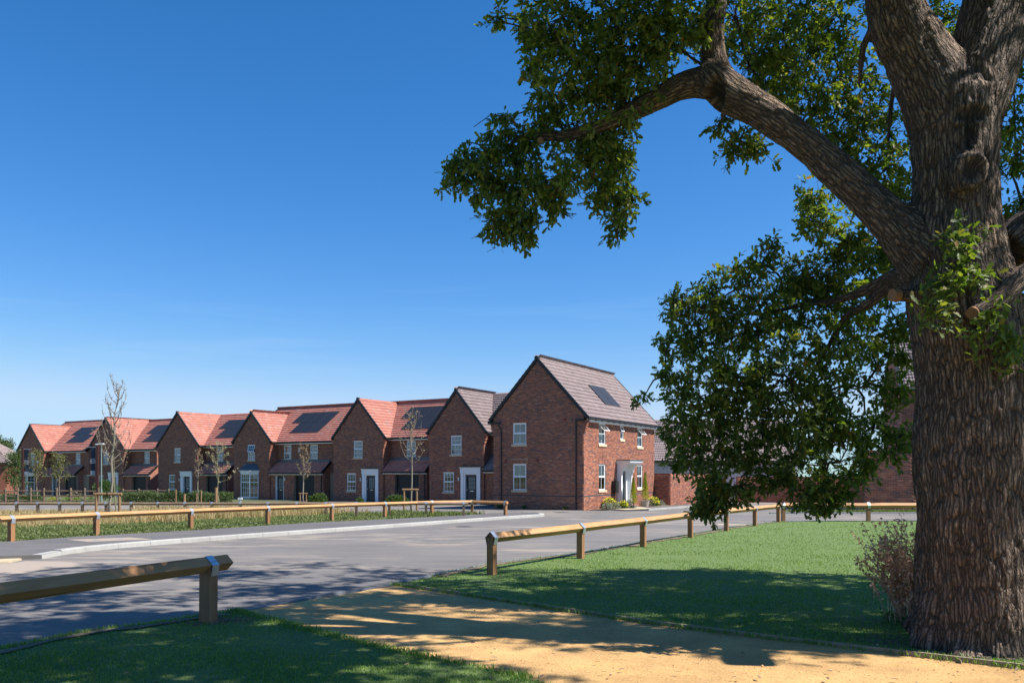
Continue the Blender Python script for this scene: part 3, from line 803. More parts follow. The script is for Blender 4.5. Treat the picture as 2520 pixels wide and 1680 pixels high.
def brickwork(parent, F, rl, openings, mtl, z0=-.15, bl=.2125, bh=.0625, j=.0125, proud=.008, n_parts=0, order=None, band=None, pad=0.0):
    """real bricks standing proud of the mortar; the first n_parts (by order) are parts, the rest one joined stuff mesh"""
    L = []; z = z0; row = 0
    amin, amax = rl[0][0], rl[-1][0]; zmax = max(p[1] for p in rl)
    while z + bh < zmax:
        a = amin - (0 if row % 2 == 0 else (bl + j) / 2)
        while a < amax:
            s = max(a, amin); e = min(a + bl, amax)
            # clip to roof line on the brick's top edge
            segs = [(s, e)]
            top = z + bh + .01
            if roof_at(rl, (s + e) / 2) < zmax + 1:
                ok = [(roof_at(rl, s) >= top), (roof_at(rl, e) >= top)]
                if not all(ok):
                    if not any(ok): segs = []
                    else:
                        lo, hi = s, e
                        for _ in range(12):
                            m = (lo + hi) / 2
                            if (roof_at(rl, m) >= top) == ok[0]: lo = m
                            else: hi = m
                        segs = [(s, lo)] if ok[0] else [(hi, e)]
            for o in openings:
                if z < o[1] + o[3] and z + bh > o[1]:
                    o0, o1 = o[0] - .0, o[0] + o[2]
                    ns = []
                    for s0, e0 in segs:
                        if e0 <= o0 or s0 >= o1: ns.append((s0, e0)); continue
                        if s0 < o0: ns.append((s0, o0))
                        if e0 > o1: ns.append((o1, e0))
                    segs = ns
            for s0, e0 in segs:
                if e0 - s0 > .03: L.append(((s0 + e0) / 2, z + bh / 2, e0 - s0, band is not None and band[0] <= z + bh / 2 <= band[1]))
            a += bl + j
        z += bh + j; row += 1
    if order is not None: L.sort(key=order)
    parts = [b for b in L if not b[3]][:n_parts]; pset = set(map(id, parts))
    rest = [b for b in L if id(b) not in pset]
    X, Nn = F.r, F.n
    rot = Matrix(((X.x, Nn.x, 0), (X.y, Nn.y, 0), (X.z, Nn.z, 1)))
    flip = X.cross(Nn).z < 0
    for a, c, w, _ in parts:
        me = brick_mesh(round(w, 2) if abs(w - bl) > .004 else bl, bh, mtl.name, mtl)
        o = bpy.data.objects.new('brick', me); link(o, parent)
        p = F(a, proud + random.uniform(-.0015, .0015), c)
        o.matrix_local = Matrix.Translation(p) @ rot.to_4x4()
    for isband, mm in ((False, mtl), (True, M['brick_blue'])):
        S = [b for b in rest if b[3] == isband]
        if not S: continue
        A = np.array([(b[0], b[1], b[2]) for b in S])
        m = len(A); pr = proud + RNG.uniform(-.0015, .0015, m)
        P = np.array(F.o)[None] + np.array(F.r)[None] * A[:, 0:1] + np.array(F.n)[None] * pr[:, None] + np.array([[0, 0, 1.]]) * A[:, 1:2]
        XX = np.array(F.r)[None] * A[:, 2:3]; YY = np.repeat(np.array(F.n)[None] * .02, m, 0); ZZ = np.repeat(np.array([[0, 0, bh]]), m, 0)
        tf = BT_F[:, ::-1] if flip else BT_F
        tf = BT_F[:, ::-1] if F.r.cross(F.n).z > 0 else BT_F
        Vv, Ff = rep(BT_V, tf, XX, YY, ZZ, P)
        np_mesh('brickwork' if not isband else 'blue_brick_band', Vv, Ff, mm, np.repeat(RNG.random(m), 5), parent)
# interlocking roof tile: two rolls across, one course long
TP = [(-.15, .0), (-.125, .022), (-.085, .026), (-.06, .002), (.0, .0), (.025, .022), (.065, .026), (.09, .002), (.15, .0)]
def tile_template(w, g):
    v = []; f = []
    for (x, z) in TP: v.append((x * w / .3, 0, z + .050))
    for (x, z) in TP: v.append((x * w / .3, g + .05, z + .002))
    for (x, z) in TP: v.append((x * w / .3, 0, z * .6 - .004))
    n = len(TP)
    for i in range(n - 1):
        f.append((i, i + 1, n + i + 1, n + i)); f.append((2 * n + i, 2 * n + i + 1, i + 1, i))
    return np.array(v, float), np.array(f)
TILE_MESH = {}
def tiles(parent, o, a_dir, up, width, length, mtl, w=.30, g=.335, n_parts=0, lift=.03, tri=None):
    o = Vector(o); a = Vector(a_dir).normalized(); u = Vector(up).normalized(); n = a.cross(u).normalized()
    tv, tf = tile_template(w, g)
    nc = max(1, round(width / w)); ww = width / nc; nr = int(math.ceil(length / g - .01))
    L = [((i + .5) * ww, r * g) for r in range(nr) for i in range(nc)]
    if tri: L = [t for t in L if tri(t[0], t[1] + g / 2)]
    for (x, y) in L[:n_parts]:
        k = (mtl.name, round(w, 3), round(g, 3))
        if k not in TILE_MESH:
            me = bpy.data.meshes.new('tile'); me.from_pydata([tuple(q) for q in tv], [], [tuple(q) for q in tf]); me.materials.append(mtl); TILE_MESH[k] = me
        ob = bpy.data.objects.new('tile', TILE_MESH[k]); link(ob, parent)
        p = o + a * x + u * y + n * lift
        ob.matrix_local = Matrix(((a.x, u.x, n.x, p.x), (a.y, u.y, n.y, p.y), (a.z, u.z, n.z, p.z), (0, 0, 0, 1)))
    R = L[n_parts:]
    if R:
        A = np.array(R); m = len(A)
        P = np.array(o)[None] + np.array(a)[None] * A[:, 0:1] + np.array(u)[None] * A[:, 1:2] + np.array(n)[None] * (lift + RNG.uniform(-.003, .003, m))[:, None]
        one = np.ones((m, 1))
        Vv, Ff = rep(tv, tf, one * np.array(a)[None] * ww / w, one * np.array(u)[None], one * np.array(n)[None], P)
        np_mesh('tile_courses', Vv, Ff, mtl, np.repeat(RNG.random(m), len(tf)), parent)
def deck(mb, o, a_dir, up, width, length, th=.10):
    o = Vector(o); a = Vector(a_dir).normalized(); u = Vector(up).normalized(); n = a.cross(u).normalized()
    mb.obox(o + a * width / 2 + u * length / 2 - n * th / 2, a * width / 2, u * length / 2, n * th / 2)
def ridge(parent, p0, p1, mtl, parts=False, r=.11):
    p0 = Vector(p0); p1 = Vector(p1); d = (p1 - p0); L = d.length; d.normalize(); s = Vector((-d.y, d.x, 0)).normalized()
    n = max(1, round(L / .42)); st = L / n; mb = MB()
    for i in range(n):
        if parts: mb = MB()
        a = p0 + d * (i * st); b = p0 + d * ((i + 1) * st - .012); pts = []
        for q, rr in ((a, r * 1.06), (b, r)):
            for k in range(7):
                t = math.pi * k / 6
                pts.append(q + s * math.cos(t) * rr + Vector((0, 0, math.sin(t) * rr * .9 - .03)))
        mb.add(pts, [(k, k + 1, 8 + k, 7 + k) for k in range(6)] + [tuple(range(6, -1, -1)), tuple(range(7, 14))])
        if parts: mb.build('ridge_tile', mtl, parent)
    if not parts: mb.build('ridge_tiles', mtl, parent, stuff=True)
def verge(parent, p0, p1, inward, g=.335, wd=.10):
    """black stepped dry-verge caps from eave p0 to apex p1"""
    p0 = Vector(p0); p1 = Vector(p1); u = (p1 - p0).normalized(); L = (p1 - p0).length; inward = Vector(inward)
    n = inward.cross(u); n = n if n.z > 0 else -n
    mb = MB(); k = max(1, round(L / g)); st = L / k
    for i in range(k):
        c = p0 + u * (i + .5) * st + inward * wd / 2 + n * .012
        uu = (u * st / 2 * 1.06); tl = n * .075
        mb.obox(c - n * .03, inward * wd / 2, uu, tl)
        mb.obox(c - n * .03 - u * st * .42 , inward * (wd / 2 + .006), u * st * .09, n * .088)
    mb.build('verge_caps', M['black'], parent)
def window(parent, F, a, c, w, h, cols=3, rows=2, sill=True, open_top=0.0, bars=True, lintel=True, curtain='sides', depth=.07, split=.5, name='window'):
    mb = MB(); fw = .055; y1 = -depth + .035; y0 = -depth - .03
    mb.fbox(F, a, a + fw, y0, y1, c, c + h); mb.fbox(F, a + w - fw, a + w, y0, y1, c, c + h)
    mb.fbox(F, a + fw, a + w - fw, y0, y1, c, c + fw); mb.fbox(F, a + fw, a + w - fw, y0, y1, c + h - fw, c + h)
    cm = c + h * split
    mb.fbox(F, a + fw, a + w - fw, y0 - .001, y1 + .004, cm - .03, cm + .03)
    win = mb.build(name, M['white'], parent)
    lo = (a + fw, a + w - fw, c + fw, cm - .03); hi = (a + fw, a + w - fw, cm + .03, c + h - fw)
    for k, (x0, x1, z0, z1) in enumerate((lo, hi)):
        rot = open_top if k == 1 else 0.0
        def FF(aa, bb, cc, z1=z1, rot=rot):
            if not rot: return F(aa, bb, cc)
            dz = cc - z1; db = bb + depth
            return F(aa, -depth + .02 + db * math.cos(rot) - dz * math.sin(rot), z1 + dz * math.cos(rot) + db * math.sin(rot) * 0)
        sb = MB(); s = .035 if not rot else .05
        ys0, ys1 = -depth - .02, -depth + .02
        if k == 1 or rot:
            sb.fbox(FF, x0, x0 + s, ys0, ys1, z0, z1); sb.fbox(FF, x1 - s, x1, ys0, ys1, z0, z1)
            sb.fbox(FF, x0 + s, x1 - s, ys0, ys1, z0, z0 + s); sb.fbox(FF, x0 + s, x1 - s, ys0, ys1, z1 - s, z1)
        if bars:
            for q in range(1, cols):
                x = x0 + (x1 - x0) * q / cols; sb.fbox(FF, x - .011, x + .011, -depth - .012, -depth + .012, z0 + .001, z1 - .001)
            for q in range(1, rows):
                z = z0 + (z1 - z0) * q / rows; sb.fbox(FF, x0 + .001, x1 - .001, -depth - .0115, -depth + .0115, z - .011, z + .011)
        if sb.v: sb.build('sash', M['white'], win)
        gb = MB(); gb.quad(FF(x0, -depth, z0), FF(x1, -depth, z0), FF(x1, -depth, z1), FF(x0, -depth, z1)); gb.build('pane', M['glass'], win)
    rb = MB(); D = -.75  # shallow box behind the glass, interior gloom put into its colour
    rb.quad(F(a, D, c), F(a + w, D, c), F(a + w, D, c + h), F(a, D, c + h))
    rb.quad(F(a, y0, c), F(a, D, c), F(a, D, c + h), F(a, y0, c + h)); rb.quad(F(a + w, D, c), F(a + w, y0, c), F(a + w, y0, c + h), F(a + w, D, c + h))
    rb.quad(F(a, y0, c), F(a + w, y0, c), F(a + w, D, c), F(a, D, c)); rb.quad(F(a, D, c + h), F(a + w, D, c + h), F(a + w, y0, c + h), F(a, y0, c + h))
    rb.build('dark_backing', M['dark_backing'], win)
    if curtain:
        cb = MB(); cw = w * (.24 if curtain == 'sides' else .49); bb = -.2
        for s0, s1 in ((a + .01, a + cw), (a + w - cw, a + w - .01)):
            nn = 8
            for q in range(nn):
                x0 = s0 + (s1 - s0) * q / nn; x1 = s0 + (s1 - s0) * (q + 1) / nn
                d0 = bb + (.025 if q % 2 else -.025); d1 = bb + (-.025 if q % 2 else .025)
                cb.quad(F(x0, d0, c + .02), F(x1, d1, c + .02), F(x1, d1, c + h - .02), F(x0, d0, c + h - .02))
        cb.build('curtain', M['curtain'], win)
    if sill:
        mb = MB(); mb.fbox(F, a - .08, a + w + .08, -.09, .055, c - .14, c - .004); mb.build('sill', M['stone'], win)
    if lintel:
        mb = MB(); n = max(3, round((w + .3) / .075)); x0 = a - .15; st = (w + .3) / n
        for q in range(n):
            t = (q + .5) / n - .5; lean = t * .10
            xa = x0 + q * st + .004; xb = x0 + (q + 1) * st - .004
            P = []
            for bb in (.011, -.02):
                P.append([F(xa * 1 + lean * -0, bb, c + h + .004), F(xb, bb, c + h + .004), F(xb + lean, bb, c + h + .225), F(xa + lean, bb, c + h + .225)])
            f, k = P
            mb.hexa([f[0], f[1], k[1], k[0], f[3], f[2], k[2], k[3]])
        mb.build('lintel', M['brick'], parent)
    return win
def front_door(parent, F, a, c, w, h, depth=.14, glaze=True):
    mb = MB(); y = -depth
    mb.fbox(F, a, a + w, y - .05, y, c, c + h)
    if glaze:
        pass
    d = mb.build('door', M['navy_door'], parent)
    # raised frame round the light, lower boards
    mb = MB(); gx0, gx1, gz0, gz1 = a + w * .2, a + w * .8, c + h * .5, c + h * .92
    for q in range(5):
        x0 = a + w * (.12 + .155 * q); mb.fbox(F, x0, x0 + w * .14, y, y + .006, c + .12, c + h * .40)
    mb.build('board', M['navy_door'], d, stuff=True)
    mb = MB(); mb.quad(F(gx0, y + .006, gz0), F(gx1, y + .006, gz0), F(gx1, y + .006, gz1), F(gx0, y + .006, gz1)); mb.build('pane', M['curtain'] if False else M['door_glass'], d)
    mb = MB()
    for q in range(4):
        x = gx0 + (gx1 - gx0) * q / 3; mb.fbox(F, x - .011, x + .011, y + .007, y + .02, gz0, gz1)
    for q in range(4):
        z = gz0 + (gz1 - gz0) * q / 3; mb.fbox(F, gx0, gx1, y + .008, y + .019, z - .011, z + .011)
    mb.build('glazing_bars', M['navy_door'], d)
    mb = MB(); mb.fbox(F, a + w * .34, a + w * .66, y, y + .015, c + h * .43, c + h * .455); mb.build('letter_plate', M['chrome'], d)
    mb = MB(); mb.fbox(F, a + .05, a + .08, y, y + .05, c + h * .44, c + h * .52); mb.build('handle', M['chrome'], d)
    return d
M['door_glass'] = simple('obscure_glass', (.20, .24, .25), .15, var=.25, nscale=12)
def portico(parent, F, a0, a1, top, proj=.10, door=None):
    """flat white classical surround with lead-covered top"""
    mb = MB(); pw = .24
    root = None
    mbt = MB(); mbt.fbox(F, a0 - .03, a1 + .03, .002, proj + .04, top - .42, top - .06); mbt.fbox(F, a0 - .08, a1 + .08, .002, proj + .10, top - .06, top)
    ent = mbt.build('door_surround', M['white'], parent)
    for x0, x1 in ((a0, a0 + pw), (a1 - pw, a1)):
        mb = MB(); mb.fbox(F, x0, x1, .003, proj, .0, top - .42); mb.fbox(F, x0 - .02, x1 + .02, .002, proj + .02, -.2, .16); mb.fbox(F, x0 - .015, x1 + .015, .002, proj + .015, top - .50, top - .44)
        mb.build('pilaster', M['white'], ent)
    # inner frame
    mb = MB(); mb.fbox(F, a0 + pw, a0 + pw + .13, -.16, .05, -.1, top - .42); mb.fbox(F, a1 - pw - .10, a1 - pw, -.16, .05, -.1, top - .42); mb.fbox(F, a0 + pw + .13, a1 - pw - .10, -.16, .05, top - .52, top - .42)
    mb.build('frame', M['white'], ent)
    mb = MB(); mb.fbox(F, a0 - .14, a1 + .14, .0, proj + .17, top, top + .05); mb.build('lead_top', M['lead'], ent)
    dw0 = a0 + pw + .13; dw1 = a1 - pw - .10
    front_door(parent, F, dw0, 0, dw1 - dw0, top - .52, .10)
def bay(parent, F, ac, w, open_l=False):
    """canted three-sided bay with small lead roof"""
    d = .62; a0, a1 = ac - w / 2, ac + w / 2; c0 = a0 + .42; c1 = a1 - .42
    cor = [(a0, 0), (c0, d), (c1, d), (a1, 0)]
    mbw = MB(); root = bpy.data.objects.new('bay_window', None); link(root, parent)
    H0, H1 = .18, 2.34
    fr = MB()
    def seg(p, q):
        r = Vector((q[0] - p[0], q[1] - p[1])); L = r.length; r.normalize(); nn = Vector((-r.y, r.x))
        def FF(a, b, c): return F(p[0] + r.x * a + nn.x * b, p[1] + r.y * a + nn.y * b, c)
        return FF, L
    gl = MB(); rm = MB()
    for i in range(3):
        FF, L = seg(cor[i], cor[i + 1])
        s = .06
        fr.fbox(FF, .0, s, -.05, .02, H0, H1); fr.fbox(FF, L - s, L, -.05, .02, H0, H1)
        fr.fbox(FF, s, L - s, -.05, .02, H0, H0 + .09); fr.fbox(FF, s, L - s, -.05, .02, H1 - .09, H1); fr.fbox(FF, s, L - s, -.05, .02, 1.52, 1.60)
        n = 4 if i == 1 else 2
        for q in range(1, n):
            x = s + (L - 2 * s) * q / n; fr.fbox(FF, x - .014, x + .014, -.03, .005, H0 + .09, H1 - .09)
        for z in (.62, 1.06, 1.92):
            fr.fbox(FF, s, L - s, -.029, .004, z - .014, z + .014)
        gl.quad(FF(s, -.02, H0), FF(L - s, -.02, H0), FF(L - s, -.02, H1), FF(s, -.02, H1))
        mbw.fbox(FF, 0, L, -.08, .03, -.3, H0)
    fr.build('frame', M['white'], root); gl.build('pane', M['glass'], root)
    mbw.build('plinth', M['stone'], root)
    # cornice and roof
    def ring(e, z): return [F(a0 - e, .0, z), F(c0 - e * .6, d + e, z), F(c1 + e * .6, d + e, z), F(a1 + e, .0, z)]
    cn = MB(); r0 = ring(.05, H1); r1 = ring(.06, H1 + .16); r2 = ring(.17, H1 + .20); r3 = ring(.17, H1 + .26)
    for A, B in ((r0, r1), (r1, r2), (r2, r3)):
        for i in range(3): cn.quad(A[i], A[i + 1], B[i + 1], B[i])
    cn.quad(*r3); cn.quad(*r0[::-1]); cn.build('cornice', M['white'], root)
    rf = MB(); e = .18; z0 = H1 + .27; z1 = H1 + .85
    b_ = ring(e, z0); t_ = [F(a0 + .15, .02, z1), F(c0 + .1, .10, z1), F(c1 - .1, .10, z1), F(a1 - .15, .02, z1)]
    for i in range(3): rf.quad(b_[i], b_[i + 1], t_[i + 1], t_[i])
    rf.quad(*t_); rf.quad(*b_[::-1]); rf.build('lead_roof', M['lead'], root)
    mb = MB(); mb.fbox(F, a0, a1, -.6, -.58, 0, H1); mb.build('dark_backing', M['dark_backing'], root)  # dark sheet in place of the unlit interior
    cb = MB()
    for s0, s1 in ((a0 + .1, a0 + .45), (a1 - .45, a1 - .1)): cb.fbox(F, s0, s1, .06, .08, H0, H1)
    cb.build('curtain', M['curtain'], root)
def gutter(parent, p0, p1, out, drop=0.0):
    p0 = Vector(p0); p1 = Vector(p1); o = Vector(out)
    mb = MB(); mb.tube([p0 + o * .05, p1 + o * .05], .055, 8); n = int((p1 - p0).length / .9)
    for i in range(n + 1):
        q = p0.lerp(p1, (i + .3) / (n + 1)); mb.obox(q + o * .02 + Vector((0, 0, -.03)), o * .06, (p1 - p0).normalized() * .015, Vector((0, 0, .05)))
    mb.build('gutter', M['black'], parent)
def fascia(parent, p0, p1, out, h=.15):
    p0 = Vector(p0); p1 = Vector(p1); o = Vector(out); mb = MB()
    mb.obox((p0 + p1) / 2 - o * .015 + Vector((0, 0, -h / 2 - .02)), (p1 - p0) / 2, o * .012, Vector((0, 0, h / 2)))
    mb.obox((p0 + p1) / 2 - o * .15 + Vector((0, 0, -h - .02)), (p1 - p0) / 2, o * .12, Vector((0, 0, .01)))
    mb.build('fascia', M['white'], parent)
def downpipe(parent, pts, r=.038):
    MB().tube(pts, r, 8).build('downpipe', M['black'], parent)
def corbel(parent, F, a, sgn, depth_dir, n=7, z=4.25, e=4.98):
    """stepped brick shoulder under the eave at a gable corner"""
    mb = MB()
    for i in range(n):
        o = .035 * (i + 1)
        x0, x1 = (a, a + sgn * o) if sgn > 0 else (a + sgn * o, a)
        mb.fbox(F, x0, x1, -.215, .006, z + i * (e - z) / n + .005, z + (i + 1) * (e - z) / n - .003)
    mb.build('corbel', M['brick'], parent)
def solar(parent, o, a_dir, up, cells, w=1.13, h=1.68, parts=None):
    o = Vector(o); a = Vector(a_dir).normalized(); u = Vector(up).normalized(); n = a.cross(u).normalized()
    for (x, y) in cells:
        c = o + a * (x + w / 2) + u * (y + h / 2) + n * .10
        mb = MB(); mb.obox(c, a * (w / 2 - .01), u * (h / 2 - .01), n * .02); pn = mb.build('solar_panel', M['solar'], parent)
        mb = MB()
        for s in (-1, 1):
            mb.obox(c + a * s * (w / 2 - .012), a * .010, u * (h / 2 - .004), n * .024); mb.obox(c + u * s * (h / 2 - .012), a * (w / 2 - .022), u * .010, n * .024)
        mb.build('frame', M['solar_frame'], pn)
        mb = MB(); mb.obox(c - u * h * .42 - n * .05 + a * w * .3, a * .03, u * .03, n * .05); mb.build('bracket', M['chrome'], pn)
    return
EAVE = 5.30
def gable_house_base(name, label, corner_px, Yc, w, H, ww, Hm=None, mtl='tile_red', kind='portico', wing_win=((2.1,),), wing_ops=(), solar_cells=(), left_ext=False, upper_f=.5, upper_open=0.0, rc=.95, geo=False, cat='house', glow=None, extra=None, group=None, wing_door=None, garage=None, n_tile=0):
    """front-right corner of the gable at column corner_px (2520 px) and distance Yc"""
    C = Vector(((corner_px - 1260) / F_PX * Yc, Yc, gz(Yc)))
    org = C + U * w
    Hm = Hm or H
    root = thing(name, label, cat, org, math.atan2(-.512, .859), group)
    half = (Hm - EAVE) / (math.tan(math.radians(35)))
    yr = rc + half; Lb = rc + 2 * half; W = w + ww
    Ff = facade((0, 0, 0), (1, 0, 0), (0, -1, 0)); Fs = facade((w, 0, 0), (0, 1, 0), (1, 0, 0)); Fw = facade((w, rc, 0), (1, 0, 0), (0, -1, 0))
    Fl = facade((0, Lb, 0), (0, -1, 0), (-1, 0, 0)); Fr = facade((W, rc, 0), (0, 1, 0), (1, 0, 0))
    bt = M['mortar'] if geo else M['brick_tex']
    uw, uh = .92, 1.36; ux = w * upper_f - uw / 2; uz = 3.55
    ops = [(ux, uz, uw, uh)]
    if kind == 'portico':
        lx = w * .36 - uw / 2; ops.append((lx, .86, uw, 1.42)); p0, p1 = w * .595, w * .595 + 1.66
        ops.append((p0 + .24, -.2, 1.18, 2.28))
    else:
        bc = w * .48; ops.append((bc - .75, .2, 1.5, 2.1))
    rl = [(0, EAVE), (w / 2, H - .05), (w, EAVE)]
    wf = wall(root, Ff, rl, ops, bt)
    ws = wall(root, Fs, [(0, EAVE + .1), (rc, EAVE + .1)], [], bt)
    if geo:
        gn = geo if not isinstance(geo, bool) else 0
        def lint(o): return [(o[0] - .15, o[1] + o[3], o[2] + .3, .225)]
        oo = list(ops) + [q for o in ops[:2] for q in lint(o)]
        brickwork(wf, Ff, rl, oo, M['brick'], n_parts=gn, order=lambda b: -b[0] - 0 * b[1])
        brickwork(ws, Fs, [(0, EAVE), (rc, EAVE)], [], M['brick'])
    # wing
    wops = [(x - .45, 3.62, .9, 1.2) for x in wing_win]
    wwl = wall(root, Fw, [(0, EAVE + .1), (ww, EAVE + .1)], wops, bt)
    if geo: brickwork(wwl, Fw, [(0, EAVE + .1), (ww, EAVE + .1)], wops, M['brick'], z0=2.4)
    wall(root, Fl, [(0, EAVE), (half, Hm - .08), (2 * half, EAVE), (Lb, EAVE)], [], M['brick_tex'])
    wall(root, Fr, [(0, EAVE), (half, Hm - .08), (2 * half, EAVE)], [], M['brick_tex'])
    Fb = facade((W, Lb, 0), (-1, 0, 0), (0, 1, 0)); wall(root, Fb, [(0, EAVE + .1), (W, EAVE + .1)], [], M['brick_tex'])
    window(root, Ff, ux, uz, uw, uh, 3, 2, open_top=upper_open)
    if kind == 'portico':
        window(root, Ff, lx, .86, uw, 1.42, 3, 2); portico(root, Ff, p0, p1, 2.62)
        mb = MB(); mb.fbox(Ff, p0 - .22, p0 - .12, .0, .12, 1.65, 1.9); mb.build('wall_light', M['steel'], root)
    else:
        bay(root, Ff, bc, 1.95)
    for x in wing_win: window(root, Fw, x - .45, 3.62, .9, 1.2, 3, 2, lintel=False, split=.42, curtain='sides')
    for s, Fx, a in ((1, Ff, w), (-1, Ff, 0)): corbel(root, Ff, a, s, None)
    # ---- roof
    ov = .25; p = (H - EAVE) / (w / 2)
    roof = MB()
    upR = Vector((-w / 2, 0, H - EAVE)); sl = upR.length * (1 + ov / (w / 2))
    oR = Vector((w + ov, -.09, EAVE - ov * p + .05)); LR = yr + .3
    upL = Vector((w / 2, 0, H - EAVE)); oL = Vector((-ov, LR - .09, EAVE - ov * p + .05))
    deck(roof, oR, (0, 1, 0), upR, LR, sl); deck(roof, oL, (0, -1, 0), upL, LR, sl)
    upM = Vector((0, half, Hm - EAVE)); pm = (Hm - EAVE) / half; OM = .44; slm = upM.length * (1 + OM / half)
    oM = Vector((-.08, rc - OM, EAVE - OM * pm + .05)); WM = W + .16
    oB = Vector((W + .08, Lb + OM, EAVE - OM * pm + .05)); upB = Vector((0, -half, Hm - EAVE))
    deck(roof, oM, (1, 0, 0), upM, WM, slm); deck(roof, oB, (-1, 0, 0), upB, WM, slm)
    rf = roof.build('roof', M['black'], root)
    T = M[mtl]
    tiles(rf, oR + Vector((0, .09, 0)), (0, 1, 0), upR, LR - .09, sl, T, n_parts=n_tile)
    tiles(rf, oL - Vector((0, .0, 0)), (0, -1, 0), upL, LR - .09, sl, T)
    cut = None
    tiles(rf, oM + Vector((.08, 0, 0)), (1, 0, 0), upM, WM - .16, slm, T)
    tiles(rf, oB, (-1, 0, 0), upB, WM, slm, T, g=.42, w=.45)
    ridge(rf, (w / 2, .0, H + .1), (w / 2, yr - (Hm - H) / pm + .05, H + .1), T); ridge(rf, (.0, yr, Hm + .1), (W, yr, Hm + .1), T)
    nR = Vector((0, 0, 0))
    verge(rf, (w + ov, -.10, EAVE - ov * p + .09), (w / 2, -.10, H + .09), (0, 1, 0)); verge(rf, (-ov, -.10, EAVE - ov * p + .09), (w / 2, -.10, H + .09), (0, 1, 0))
    verge(rf, (W + .08, oM.y, oM.z + .04), (W + .08, yr, Hm + .09), (-1, 0, 0)); verge(rf, (-.08, oM.y, oM.z + .04), (-.08, yr, Hm + .09), (1, 0, 0))
    verge(rf, (W + .08, oB.y, oM.z + .04), (W + .08, yr, Hm + .09), (-1, 0, 0)); verge(rf, (-.08, oB.y, oM.z + .04), (-.08, yr, Hm + .09), (1, 0, 0))
    cap = MB().tube([(w / 2, -.13, H + .10), (w / 2, .12, H + .10)], .12, 8).build('ridge_end_cap', M['black'], rf)
    # valley lead
    vb = MB(); z0 = EAVE + .12; z1 = H + .05
    for sgn in (1,):
        pts = [Vector((w / 2 + (w / 2) * (H - z) / (H - EAVE), yr - half * (Hm - z) / (Hm - EAVE), z + .115)) for z in (EAVE - .1, H - .05)]
        d = (pts[1] - pts[0]).normalized(); s = Vector((0, 0, 1)).cross(d).normalized()
        vb.obox((pts[0] + pts[1]) / 2, d * (pts[1] - pts[0]).length / 2, s * .07, d.cross(s) * .012)
    vb.build('valley_lead', M['lead'], rf)
    gutter(rf, (w + .25, rc - OM, oM.z + .0), (W + .08, rc - OM, oM.z + .0), (0, -1, 0)); fascia(root, (w + .02, rc - OM + .07, oM.z + .02), (W, rc - OM + .07, oM.z + .02), (0, -1, 0))
    gutter(rf, (w + ov, -.02, EAVE - ov * p + .0), (w + ov, rc - .4, EAVE - ov * p + .0), (1, 0, 0))
    if solar_cells: solar(rf, oM + Vector((.08, 0, 0)), (1, 0, 0), upM, solar_cells)
    # ---- lean-to with garage
    lw = min(ww, 4.6) if len(wing_win) == 1 else ww * .86
    Fg = facade((w, .12, 0), (1, 0, 0), (0, -1, 0)); gops = []
    g0 = garage if garage is not None else lw - 3.1
    gops.append((g0, -.2, 2.35, 2.35))
    if wing_door is not None: gops.append((wing_door, -.2, 1.02, 2.32))
    wg = wall(root, Fg, [(0, 2.45), (lw, 2.45)], gops, bt, reveal=.22)
    if geo: brickwork(wg, Fg, [(0, 2.42), (lw, 2.42)], gops, M['brick'])
    Fgs = facade((w + lw, .12, 0), (0, 1, 0), (1, 0, 0)); wall(root, Fgs, [(0, 2.42), (rc - .12, 3.2)], [], M['brick_tex'])
    gd = MB(); gd.fbox(Fg, g0, g0 + 2.35, -.26, -.22, -.2, 2.15); gob = gd.build('garage_door', M['garage'], root)
    rb = MB(); k = 16
    for q in range(k): rb.fbox(Fg, g0 + 2.35 * q / k + .02, g0 + 2.35 * (q + 1) / k - .02, -.22, -.205, .05, 2.08)
    rb.build('rib', M['garage'], gob, stuff=True)
    if wing_door is not None:
        mb = MB(); mb.fbox(Fg, wing_door, wing_door + .08, -.22, -.02, -.1, 2.12); mb.fbox(Fg, wing_door + .94, wing_door + 1.02, -.22, -.02, -.1, 2.12); mb.build('door_frame', M['white'], root)
        front_door(root, Fg, wing_door + .08, -.05, .86, 2.12, .16)
        mb = MB(); mb.fbox(Fg, wing_door + 1.2, wing_door + 1.3, .0, .12, 1.7, 1.95); mb.build('wall_light', M['steel'], root)
    upG = Vector((0, rc + .18, .92)); oG = Vector((w + .0, -.18, 2.38)); sg = upG.length
    mb = MB(); deck(mb, oG, (1, 0, 0), upG, lw + .12, sg, .09); lr = mb.build('lean_to_roof', M['black'], root)
    tiles(lr, oG, (1, 0, 0), upG, lw + .08, sg, T, g=.30)
    verge(lr, (w + lw + .14, -.18, 2.42), (w + lw + .14, rc, 3.34), (-1, 0, 0), g=.3)
    gutter(lr, (w, -.18, 2.34), (w + lw + .12, -.18, 2.34), (0, -1, 0)); fascia(root, (w, -.10, 2.36), (w + lw + .1, -.10, 2.36), (0, -1, 0), .12)
    mb = MB(); mb.obox((w + lw / 2, rc - .03, 3.42), (lw / 2, 0, 0), (0, .04, 0), (0, 0, .12)); mb.quad((w + .008, -.12, 2.44), (w + .008, rc, 3.36), (w + .008, rc, 3.60), (w + .008, -.12, 2.66))
    mb.build('flashing', M['lead'], root)
    downpipe(root, [(w + lw - .18, .02, 2.3), (w + lw - .18, .06, 2.1), (w + lw - .18, .06, -.2)])
